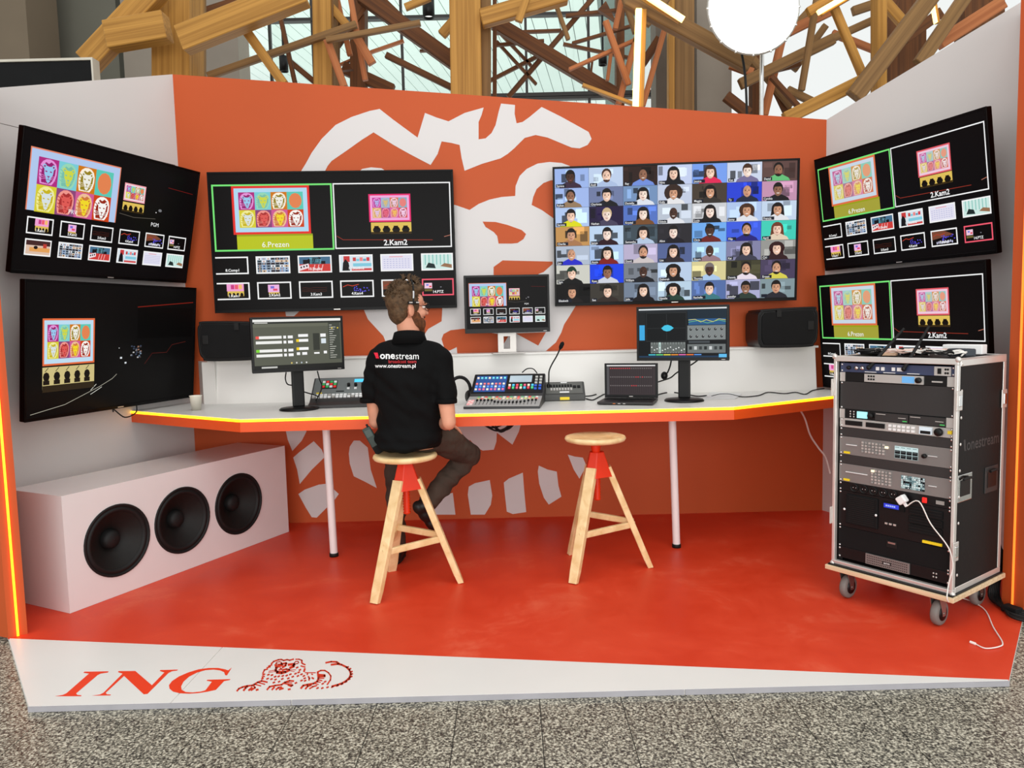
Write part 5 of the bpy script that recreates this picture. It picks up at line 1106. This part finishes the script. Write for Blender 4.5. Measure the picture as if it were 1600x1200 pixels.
q.build('picture', t, .105, .06, y=.0205).location = (XX(.69), 0, zm)
rbx(t, XX(.02), XX(.08), z0 + .006, z0 + .016, M_yellow, 'sticker', .006); rbx(t, XX(.04), XX(.26), zm + .004, zm + .007, M_paper, 'label_strip', .0045); rbx(t, XX(.83), XX(.9), zm, zm + .002, M_paper, 'label_strip', .0045)
# 8 power strip
t, z0, z1 = unit('power_strip', 'black rack power strip with a row of round sockets and red switch', 'rack unit', 13, 1, M_black); zm = (z0 + z1) / 2
for i in range(6):
    s_k = MB().lathe([(.019, .022), (.019, .016), (.0165, .016), (.0155, .024), (.001, .024)], (XX(.13 + .095 * i), 0, zm), 20, 'Y').build('socket', M_rubber, t)
    for d in (-1, 1): MB().ell((XX(.13 + .095 * i) + d * .007, .022, zm), (.0025, .002, .0025), 8, 6).build('socket_hole', M_chrome, s_k)
rbx(t, XX(.78), XX(.78) + .02, zm - .012, zm + .012, mat('red_rocker', (220, 30, 24), .35, emit=(255, 40, 30), estr=.5), 'switch', .008, .002); rbx(t, XX(.9), XX(.97), zm - .008, zm + .008, mat('grey_label', (150, 146, 142), .5), 'label_strip', .0045)
# white charger
ch = rack_thing('wall_charger', 'white plug-in charger in the rack power strip', 'charger'); cxz = (XX(.13 + .095 * 5) + .012, zm - .008)
Mc = Matrix.Rotation(radians(-38), 3, 'Y')
MB().box((cxz[0], -.012, cxz[1]), (.04, .034, .036), Mc).build('body', M_paper, ch, .006); MB().box(Vector((cxz[0], -.012, cxz[1])) + Mc @ Vector((0, 0, -.026)), (.013, .010, .018), Mc).build('usb_plug', M_paper, ch, .002)
cst = RK + Rm @ (Vector((cxz[0], -.012, cxz[1])) + Mc @ Vector((0, 0, -.034)))
RP = lambda x, y, z: RK + Rm @ Vector((x, y, z))
cable('usb_cable', [cst, RP(.42, -.02, .56), RP(.47, -.015, .47), RP(.53, -.012, .40), RP(RW - .005, -.012, .36), RP(RW + .008, -.014, .30), RP(RW - .005, -.02, .22), RP(RW + .004, -.04, .15), fl(1505, 935, .03), fl(1537, 951, .005), fl(1552, 980, .005), fl(1566, 1003, .005), fl(1562, 1010, .005), fl(1540, 1013, .005), fl(1524, 1006, .005)], .0028, M_whitec, 'thin white USB cable trailing from the rack charger onto the red floor')
tag(MB().tube([fl(1524, 1006, .006), fl(1516, 1003, .006)], .006, 8).build('usb_connector', M_whitec), 'white connector at the loose end of the cable on the floor', 'connector')
# 9 server 4U
t, z0, z1 = unit('rack_server', 'four-unit black server with a blue text display and vented right side', 'rack unit', 14, 4, M_black); zm = (z0 + z1) / 2
dr = rbx(t, XX(.05), XX(.37), z0 + .02, z1 - .012, M_blackm, 'filter_door', .008, .003)
for k in range(14): rbx(t, XX(.08), XX(.34), z0 + .03 + k * .0095, z0 + .034 + k * .0095, M_rubber, 'vent_slat', .0095)
for x, z in ((.04, zm + .0), (.36, zm + .0)): MB().ell((XX(x), .012, z), (.006, .004, .006), 10, 6).build('thumb_screw', M_paper, t)
rbx(t, XX(.41), XX(.62), z1 - .05, z1 - .016, M_blackm, 'display_frame', .005); q = Canvas(30, 8, (60, 70, 220)); [q.rect(4 + 4 * k, 2.5, 7 + 4 * k, 5.5, (180, 196, 255), 1) for k in range(5)]; q.build('picture', t, .07, .02, y=.0165).location = (XX(.5), 0, z1 - .033)
for k in range(3): rbx(t, XX(.44 + .04 * k), XX(.44 + .04 * k) + .012, zm - .034, zm - .026, M_silver, 'port', .004)
for k in range(3): rbx(t, XX(.66), XX(.96), z1 - .05 - k * .042, z1 - .016 - k * .042, M_blackm, 'drive_bay', .006, .002)
for k in range(9): rbx(t, XX(.67), XX(.95), z1 - .022 - k * .013, z1 - .019 - k * .013, M_rubber, 'vent_slat', .0075)
rbx(t, XX(.79), XX(.96), z0 + .006, z0 + .018, M_yellow, 'sticker', .006)
# 10 drawer
t, z0, z1 = unit('rack_storage_box', 'plain dark rack storage unit with a small recessed pull', 'rack unit', 18, 2.3, M_blackm); rbx(t, XX(.46), XX(.56), z1 - .05, z1 - .02, M_rubber, 'pull', .003); rbx(t, XX(.475), XX(.545), z1 - .032, z1 - .024, M_steel, 'pull_lip', .006)
# 11 UPS
t, z0, z1 = unit('power_supply_unit', 'low black power unit with a perforated grey centre grille at the rack bottom', 'rack unit', 20.3, 1.25, M_black); zm = (z0 + z1) / 2
rbx(t, XX(.26), XX(.68), z0 + .003, z1 - .002, M_grey, 'grille', .007)
for i in range(22):
    for j in range(4): rbx(t, XX(.275 + .018 * i), XX(.275 + .018 * i) + .004, z0 + .008 + j * .011, z0 + .013 + j * .011, M_black, 'grille_hole', .0075)
q = Canvas(30, 9, (20, 20, 20)); q.text('EATON', 15, 7, 6.4, (230, 230, 230), 1, bold=.03); q.build('badge', t, .04, .014, y=.0138, m=PRINT).location = (XX(.47), 0, zm)
for k in range(4): MB().ell((XX(.89 + .025 * (k % 2)), .021, zm + (.008 if k < 2 else -.008)), (.004, .002, .004), 8, 6).build('button', M_silver, t)
# ---- things lying on the rack top
def onrack(x, y): return fl(x, y, RZ1 + .004)
def slab(name, label, cat, c, size, yaw, m, bev=.004):
    o = MB().box((0, 0, size[2] / 2), size).build(name, m, None, bev); o.location = c; o.rotation_euler = (0, 0, yaw); return tag(o, label, cat)
slab('black_box', 'flat black box lying at the left back of the rack top', 'box', RP(.10, .2, RZ1 + .004), (.10, .13, .028), RY, M_black)
slab('power_brick', 'black power brick lying in the middle of the rack top', 'power brick', RP(.27, .22, RZ1 + .004), (.13, .055, .034), RY + .15, M_black, .008)
slab('white_box', 'flat white box lying toward the back right of the rack top', 'box', RP(.42, .38, RZ1 + .004), (.17, .06, .045), RY + .05, M_paper)
slab('power_brick', 'dark grey power brick at the right edge of the rack top', 'power brick', RP(.485, .20, RZ1 + .004), (.10, .06, .034), RY - .3, mat('slate_plastic', (52, 58, 66), .5), .006)
slab('card_reader', 'small tan card lying among the cables on the rack top', 'card', RP(.2, .12, RZ1 + .004), (.07, .05, .012), RY + .3, mat('tan_card', (206, 170, 140), .6), .002)
rr = random.Random(5)
names = ['leftmost white cable coil on the rack top', 'pinkish cable coil beside the black power brick on the rack top', 'white cable loop at the centre of the rack top', 'cream cable loop before the white box on the rack top', 'white cable loop near the right edge of the rack top', 'thin black cable loop at the front right of the rack top', 'thin black cable coil at the left front of the rack top']
for k, lb in enumerate(names):
    cx, cy = [(.17, .16), (.24, .14), (.32, .15), (.38, .20), (.46, .13), (.44, .09), (.11, .11)][k]; pts = []
    for q in range(22):
        a = q * .75; r0 = .03 + .02 * rr.random(); pts.append(RP(cx + r0 * 1.5 * cos(a), cy + r0 * sin(a), RZ1 + .009 + .014 * abs(sin(q * 1.3)) + .0006 * q))
    cable('cable_coil', pts, .0035, [M_whitec, mat('pink_cable', (226, 190, 176), .5), M_whitec, mat('pink_cable', (226, 190, 176), .5), M_whitec, M_rubber, M_rubber][k], lb, 3)
# ---- black cable bundle behind the rack on the floor
for k in range(6):
    o_ = .02 * k
    cable('power_cable', [RP(RW - .1 + o_ * .3, RD + .05, .5 - .05 * k), RP(RW - .02, RD + .06 + o_ * .2, .25), fl(1545 + k * 3, 925, .04), fl(1560 + 2 * k, 945 + k, .012 + .006 * (k % 2)), fl(1580, 951 + k * 2.5, .010 + .006 * (k % 2)), fl(1612, 957 + k * 3.2, .008), fl(1660, 965 + k * 4, -.008)], .0065, M_rubber, 'thick black cable in the floor bundle beside the right post')['group'] = 'black cables in the floor bundle'
tag(MB().box(fl(1581, 952, .02), (.05, .07, .03), Matrix.Rotation(.4, 3, 'Z')).build('cable_clamp', M_blackm, None, .004), 'black clamp holding the cable bundle at the platform edge', 'clamp')
# ================================================================== PERSON
SKIN = mat('skin', (214, 150, 122), .55, spec=.35, var=.07, scale=14, bump=.05)
POLO = mat('black_polo_cotton', (9, 9, 10), .85, spec=.15, var=.2, scale=6, bump=.5, bscale=7, bdist=.03)
TROU = mat('brown_black_trousers', (68, 56, 48), .8, spec=.2, var=.2, scale=7, bump=.7, bscale=11, bdist=.03)
SHOE = mat('black_leather', (18, 17, 17), .45, spec=.4, var=.15)
HAIR = mat('brown_hair', (84, 63, 43), .7, spec=.3, var=.45, scale=45, bump=.9, bscale=90)
BEARD = mat('auburn_beard', (98, 58, 34), .75, spec=.25, var=.4, scale=60, bump=.9, bscale=120)
from mathutils import noise as mn
def remeshed(mb, name, m, parent, voxel, it=4, fac=.6, fold=0, fs=(7, 7, 16)):
    tmp = mb.build('tmp', m)
    r = tmp.modifiers.new('r', 'REMESH'); r.mode = 'VOXEL'; r.voxel_size = voxel
    s = tmp.modifiers.new('s', 'SMOOTH'); s.iterations = it; s.factor = fac
    dg = bpy.context.evaluated_depsgraph_get(); me = bpy.data.meshes.new_from_object(tmp.evaluated_get(dg))
    bpy.data.objects.remove(tmp)
    if fold:
        nn = [v.normal.copy() for v in me.vertices]
        for v, nv in zip(me.vertices, nn):
            q = Vector((v.co.x * fs[0], v.co.y * fs[1], v.co.z * fs[2] + 1.5 * v.co.x * fs[0]))
            v.co += nv * fold * (mn.noise(q) * 1.2 - abs(mn.noise(q * .6 + Vector((5, 2, 1)))))
        me.update()
    me.name = name; me.polygons.foreach_set('use_smooth', [True] * len(me.polygons))
    if not me.materials: me.materials.append(m)
    o = bpy.data.objects.new(name, me); COL.objects.link(o); o.parent = parent; return o
PO = Vector((-.56, 3.93, 0)); per = empty('person', PO, None, 'bearded operator in black polo shirt sitting on a stool, seen from behind', 'person')
L_ = lambda v: Vector(v) - PO
def ov(mb, z, cx, cy, hw, hd, yaw, n=24, ring=None):
    return [L_((cx + hw * cos(a) * cos(yaw) - hd * sin(a) * sin(yaw), cy + hw * cos(a) * sin(yaw) + hd * sin(a) * cos(yaw), z)) for a in [2 * pi * k / n for k in range(n)]]
def tp(mb, pts, rs, n=14): return mb.tube([L_(p) for p in pts], rs, n)
TY_ = radians(-12)
TOR = [(.735, -.555, 3.955, .165, .12), (.78, -.56, 3.955, .188, .135), (.88, -.550, 3.945, .172, .128), (1.0, -.546, 3.93, .178, .125), (1.10, -.545, 3.925, .192, .125), (1.18, -.54, 3.93, .20, .118), (1.235, -.538, 3.935, .185, .102), (1.275, -.536, 3.94, .135, .085), (1.31, -.532, 3.945, .078, .07)]
RSH, REL, RWR = (-.372, 3.905, 1.205), (-.328, 3.815, .885), (-.395, 4.03, .86)
LSH, LEL, LWR = (-.708, 3.965, 1.205), (-.738, 3.985, .875), (-.665, 4.20, .932)
RHP, RKN, RAN = (-.475, 3.955, .80), (-.255, 4.265, .635), (-.480, 4.085, .40)
LHP, LKN, LAN = (-.645, 3.985, .80), (-.692, 4.325, .655), (-.703, 4.300, .09)
HC = Vector((-.548, 3.965, 1.472)); HY = radians(-57); HM = Matrix.Rotation(HY, 3, 'Z')
h = lambda x, y, z: HC + HM @ Vector((x, y, z))
def he(mb, x, y, z, r, rot=None, n=18, m=12): mb.ell(L_(h(x, y, z)), r, n, m, HM if rot is None else HM @ rot)
# ---- body: one continuous surface
b = MB()
b.rings([ov(b, z, cx, cy, hw - .028, hd - .025, TY_) for z, cx, cy, hw, hd in TOR])
tp(b, [(-.535, 3.94, 1.22), (-.532, 3.945, 1.30), (-.538, 3.955, 1.36), (-.545, 3.963, 1.42)], [.07, .062, .058, .06], 18)
he(b, 0, -.012, .03, (.073, .092, .088)); he(b, 0, .035, -.03, (.062, .062, .085)); he(b, 0, .055, -.085, (.042, .04, .035)); he(b, 0, .045, .045, (.06, .05, .05))
he(b, 0, .098, .028, (.05, .012, .01)); he(b, 0, .108, -.012, (.011, .016, .022), Matrix.Rotation(-.35, 3, 'X')); he(b, 0, .118, -.022, (.014, .012, .010)); he(b, 0, .092, -.058, (.022, .012, .006)); he(b, 0, .09, -.07, (.02, .012, .006))
for s in (-1, 1):
    he(b, s * .046, .07, -.02, (.022, .02, .022)); he(b, s * .080, -.008, -.006, (.009, .022, .036), Matrix.Rotation(s * .35, 3, 'Z')); he(b, s * .083, -.018, .004, (.006, .012, .024), Matrix.Rotation(s * .6, 3, 'Z'))
tp(b, [RSH, (-.350, 3.865, 1.05), REL, (-.350, 3.90, .873), RWR], [.05, .046, .037, .040, .028]); b.ell(L_(REL), (.036, .037, .038), 14, 10)
tp(b, [LSH, (-.742, 3.972, 1.07), LEL, (-.725, 4.07, .895), LWR], [.05, .044, .034, .038, .028]); b.ell(L_(LEL), (.033, .034, .036), 14, 10)
def hand(b, wr, fw, side, down, thumb):
    """wr wrist, fw finger direction, side towards the little finger, down palm normal"""
    wr, fw, side, down = Vector(wr), Vector(fw).normalized(), Vector(side).normalized(), Vector(down).normalized()
    P = lambda f, s, d: L_(wr + fw * f + side * s + down * d)
    M = Matrix((side, fw, down)).transposed()
    b.ell(P(.05, 0, 0), (.042, .052, .017), 16, 10, M); b.ell(P(.012, 0, 0), (.03, .035, .02), 14, 8, M)
    for k, (s, ln) in enumerate(((-.030, .072), (-.010, .082), (.010, .076), (.030, .060))):
        pts = [P(.07, s * .9, 0), P(.095, s, .0), P(.095 + ln * .45, s * 1.05, .010), P(.095 + ln * .72, s * 1.08, .026), P(.095 + ln * .85, s * 1.08, .042)]
        b.tube(pts, [.0098, .0095, .009, .0085, .007], 10); b.ell(pts[-1], (.0075, .0075, .0075), 8, 6)
    pts = [P(.025, -.025, .004), P(.045, -.048, .008), P(.07, -.062, .014), P(.092, -.066, .022)]; b.tube(pts, [.014, .0115, .0105, .008], 10); b.ell(pts[-1], (.0085, .0085, .0085), 8, 6)
hand(b, RWR, (.5, .78, -.34), (.84, -.54, 0), (.15, .2, -1), 0)
hand(b, LWR, (.35, .93, -.05), (-.93, .35, 0), (0, 0, -1), 0)
tp(b, [RHP, RKN], [.06, .042]); b.ell(L_(RKN), (.042, .042, .042)); tp(b, [RKN, RAN], [.04, .032]); tp(b, [LHP, LKN], [.06, .042]); b.ell(L_(LKN), (.042, .042, .042)); tp(b, [LKN, LAN], [.04, .032])
tp(b, [RAN, (-.505, 4.085, .35), (-.47, 4.13, .26)], [.036, .034, .026]); tp(b, [LAN, (-.704, 4.29, .05), (-.704, 4.42, .035)], [.036, .036, .026])
body = remeshed(b, 'body', SKIN, per, .0055, 3, .5)
# ---- polo shirt
b = MB(); b.rings([ov(b, z, cx, cy, hw, hd, TY_) for z, cx, cy, hw, hd in TOR])
for s_h in (RSH, LSH): b.ell(L_(Vector(s_h) + Vector((0, 0, .005))), (.062, .066, .068), 18, 12)
tp(b, [(-.48, 3.925, 1.255), (-.40, 3.91, 1.235), RSH], [.06, .066, .064], 16); tp(b, [(-.60, 3.955, 1.255), (-.68, 3.96, 1.235), LSH], [.06, .066, .064], 16)
tp(b, [RSH, (-.354, 3.876, 1.10), (-.342, 3.85, 1.0), (-.341, 3.847, .985)], [.064, .062, .056, .055], 18)
tp(b, [LSH, (-.736, 3.97, 1.10), (-.757, 3.980, 1.0), (-.759, 3.982, .985)], [.062, .060, .054, .052], 18)
b.ell(L_((-.56, 3.93, .80)), (.195, .14, .08), 20, 10, Matrix.Rotation(TY_, 3, 'Z')); b.ell(L_((-.575, 3.86, .76)), (.15, .075, .04), 18, 8, Matrix.Rotation(TY_, 3, 'Z'))
shirt = remeshed(b, 'polo_shirt', POLO, per, .009, 5, .6, .010)
def collar(r0, r1, z0, z1, tilt): return [ [L_((-.534 + r * 1.08 * cos(a), 3.945 + r * sin(a), z + tilt * -sin(a))) for a in [2 * pi * k / 28 for k in range(28)]] for r, z in ((r0, z0), (r1, z1), (r1 + .007, z1 - .003), (r0 + .013, z0 - .006))]
c_ = collar(.079, .066, 1.29, 1.352, .012); MB().rings(c_ + [c_[0]], False).build('collar', POLO, shirt)
for arm in ((-.341, 3.847, .983), (-.759, 3.982, .983)): MB().lathe([(.048, .0), (.055, .0), (.0565, .012), (.055, .024)], L_(arm) , 22).build('sleeve_cuff', POLO, shirt)
# ---- print on the back
bv = BVHTree.FromPolygons([v.co.copy() for v in shirt.data.vertices], [tuple(p.vertices) for p in shirt.data.polygons])
pr_ = Canvas(1, 1)
def onback(u, v, l):
    p = L_(at(u, v, 3.70)); d = Vector(ray(u, v)).normalized(); hit = bv.ray_cast(p, d)
    q = hit[0] if hit[0] is not None else p + d * .1
    return tuple(q - d * (.0022 + .0006 * l))
wq = text_tris('one', .025)[2]; s_t = 15.5
pr_.text('one', 593.5, 560.5, s_t, (246, 246, 246), 1, 'l', bold=.025); pr_.text('stream', 593.5 + wq * s_t + .6, 561.3, s_t, (240, 240, 240), 1, 'l', sx=.86)
pr_.poly([(584, 551), (590, 551), (591.2, 556), (592.5, 560), (587.5, 560), (586.2, 556)], (226, 30, 60), 1)
pr_.text('broadcast team', 650.5, 567.3, 7.6, (214, 40, 50), 1, 'r', sx=.93); pr_.text('www.onestream.pl', 586, 574.5, 9.0, (244, 244, 244), 1, 'l', bold=.012, sx=.93)
pr_.build('back_print', shirt, 1, 1, m=PRINT, f=onback, label='white and red printed lettering')
# ---- trousers
b = MB(); b.ell(L_((-.56, 3.96, .80)), (.175, .125, .088), 22, 12, Matrix.Rotation(TY_, 3, 'Z'))
tp(b, [(-.51, 3.94, .80), RHP, (-.365, 4.11, .735), RKN], [.088, .090, .088, .072], 18); b.ell(L_(RKN), (.070, .070, .070), 18, 12)
tp(b, [RKN, (-.36, 4.185, .535), (-.47, 4.092, .42), (-.488, 4.078, .395)], [.068, .064, .056, .058], 18)
tp(b, [(-.61, 3.97, .80), LHP, (-.67, 4.15, .735), LKN], [.088, .090, .085, .07], 18); b.ell(L_(LKN), (.07, .07, .07), 18, 12)
tp(b, [LKN, (-.695, 4.33, .45), (-.70, 4.315, .2), (-.702, 4.305, .085)], [.068, .064, .056, .060], 18)
trousers = remeshed(b, 'trousers', TROU, per, .009, 4, .6, .009, (10, 10, 22))
MB().tube([L_(at(694, 664, 3.99)), L_(at(698, 668, 4.0)), L_(at(702, 672, 4.02))], .006, 8).build('belt_buckle', M_chrome, trousers)
# ---- shoes
b = MB(); d = Vector((.105, .09, -.175)).normalized(); A_ = Vector((-.56, 4.05, .395)); up_ = Vector((.8, .1, .55)).normalized(); sd_ = d.cross(up_).normalized()
MS = Matrix((sd_, d, up_)).transposed()
for f, u, r in ((.03, .02, (.036, .045, .034)), (.09, .022, (.040, .06, .036)), (.16, .012, (.045, .06, .026)), (.21, .006, (.042, .04, .02))): b.ell(L_(A_ + d * f + up_ * u), r, 16, 10, MS)
tp(b, [A_ + d * .035 + up_ * .03, (-.49, 4.08, .40)], [.038, .046])
remeshed(b, 'shoe', SHOE, per, .006, 4)
b = MB()
for y, z, r in ((4.285, .04, (.038, .045, .038)), (4.34, .042, (.042, .06, .040)), (4.41, .032, (.048, .06, .030)), (4.465, .026, (.043, .045, .024))): b.ell(L_((-.704, y, z)), r, 16, 10)
tp(b, [(-.704, 4.295, .05), (-.703, 4.302, .10)], [.04, .046]); remeshed(b, 'shoe', SHOE, per, .006, 4)
MB().prz([(v.x, v.y) for v in [L_((-.704 + .041 * cos(a) * (1.05 if sin(a) > 0 else .9), 4.372 + .13 * sin(a), 0)) for a in [2 * pi * k / 24 for k in range(24)]]], .0008, .014).build('shoe_sole', M_rubber, per, .004)
# ---- hair, beard, face pieces
b = MB(); he(b, 0, -.020, .045, (.081, .094, .089)); he(b, 0, -.045, -.01, (.070, .052, .07)); he(b, 0, -.042, -.045, (.050, .032, .04))
he(b, 0, .03, .102, (.066, .066, .036)); he(b, .01, .058, .108, (.055, .04, .03)); he(b, -.03, .0, .115, (.045, .06, .028)); he(b, .03, -.03, .112, (.045, .05, .026))
for s in (-1, 1): he(b, s * .066, .015, .02, (.016, .03, .04))
hair = remeshed(b, 'hair', HAIR, per, .005, 3, .5)
rr = random.Random(21); m = MB()
for k in range(620):
    a = rr.random() * 2 * pi; e_ = rr.random() ** .6 * 1.35; top = e_ > .75
    v = Vector((sin(a) * cos(e_), cos(a) * cos(e_), sin(e_)))
    if v.y > .55 and v.z < .5: continue
    if abs(-.018 + v.y * .094 - .006) < .016: continue
    p = Vector((v.x * .080, -.018 + v.y * .094, .045 + v.z * .090)); ln = (.027 if top else .010) * (.6 + .7 * rr.random())
    if v.y > 0 and v.z > .5: p += Vector((0, .015, .028))
    dr = (v + Vector((rr.uniform(-.5, .5), rr.uniform(-.3, .7), .35))).normalized()
    q = p + dr * ln * .6 + v * .004; t_ = p + dr * ln + Vector((rr.uniform(-.01, .01), rr.uniform(-.008, .012), -.004))
    m.tube([L_(HC + HM @ x) for x in (p, q, t_)], [.0042, .0034, .0008], 5)
m.build('hair_tufts', HAIR, hair, kind='stuff')
b = MB(); he(b, 0, .055, -.095, (.050, .046, .048)); he(b, 0, .068, -.128, (.040, .034, .036)); he(b, 0, .098, -.043, (.024, .010, .008))
for s in (-1, 1): he(b, s * .056, .03, -.055, (.014, .03, .045)); he(b, s * .042, .06, -.078, (.024, .03, .036)); he(b, s * .066, .012, -.02, (.008, .014, .034))
remeshed(b, 'beard', BEARD, per, .005, 3, .5)
for s in (-1, 1):
    m = MB(); he(m, s * .032, .0845, .010, (.0125, .0105, .0075)); ey = m.build('eye', mat('eye_white', (236, 232, 228), .3), per)
    m = MB(); he(m, s * .032, .094, .010, (.005, .0025, .005)); m.build('iris', mat('iris_brown', (60, 40, 26), .3), ey)
    m = MB(); he(m, s * .033, .094, .032, (.018, .006, .0045)); m.build('eyebrow', HAIR, per)
m = MB(); he(m, 0, .103, -.064, (.018, .006, .005)); m.build('lips', mat('lips', (176, 96, 86), .5), per)
# ---- worn things
hs = empty('headset', HC, (0, 0, HY), 'black headset band over the head of the seated operator', 'headset')
MB().tube([(.098 * sin(a), -.005 + .02 * cos(a), .03 + .138 * cos(a)) for a in [(-1.5 + 3.0 * k / 24) for k in range(25)]], .0048, 8).build('headband', M_rubber, hs)
MB().tube([(.099 * sin(a), -.006 + .02 * cos(a), .03 + .139 * cos(a)) for a in [(1.12 + .28 * k / 6) for k in range(7)]], .0058, 8).build('slider', M_chrome, hs)
for s in (-1, 1):
    MB().box((s * .094, -.002, .032), (.016, .062, .016)).build('temple_pad', M_rubber, hs, .006, 3)
    for y in (-.02, .018): MB().box((s * .1025, y, .033), (.002, .018, .006)).build('pad_mark', M_silver, hs)
gs_ = empty('eyeglasses', HC, (0, 0, HY), 'thin dark-rimmed eyeglasses on the face of the seated operator', 'eyeglasses')
for s in (-1, 1):
    MB().tube([(s * .034 + .024 * cos(a), .112 - .006 * abs(cos(a)), .010 + .021 * sin(a)) for a in [2 * pi * k / 20 for k in range(21)]], .0016, 6).build('rim', M_black, gs_)
    MB().tube([(s * .058, .107, .014), (s * .074, .07, .016), (s * .080, .0, .018), (s * .080, -.018, .006)], .0016, 6).build('temple', M_black, gs_)
    MB().lathe([(.001, 0), (.0225, 0)], (s * .034, .109, .010), 20, 'Y').build('lens', gl, gs_)
MB().tube([(-.011, .111, .014), (0, .116, .017), (.011, .111, .014)], .0016, 6).build('bridge', M_black, gs_)
bp_ = at(581, 683, 3.90); pk = empty('belt_pack', (bp_.x - .005, 3.92, bp_.z - .01), (radians(4), radians(-26), radians(10)), 'dark grey-green radio pack clipped to the left hip of the operator', 'radio')
MB().box((0, 0, .0), (.045, .032, .13)).build('body', mat('pack_green', (46, 58, 54), .5), pk, .006); MB().box((0, -.017, .035), (.034, .003, .04)).build('face_plate', mat('pack_face', (70, 84, 80), .5), pk); MB().box((.004, 0, -.065), (.05, .036, .05)).build('holster', M_blackm, pk, .006)
MB().tube([(.012, 0, .065), (.012, 0, .08)], .006, 8).build('knob', M_rubber, pk)
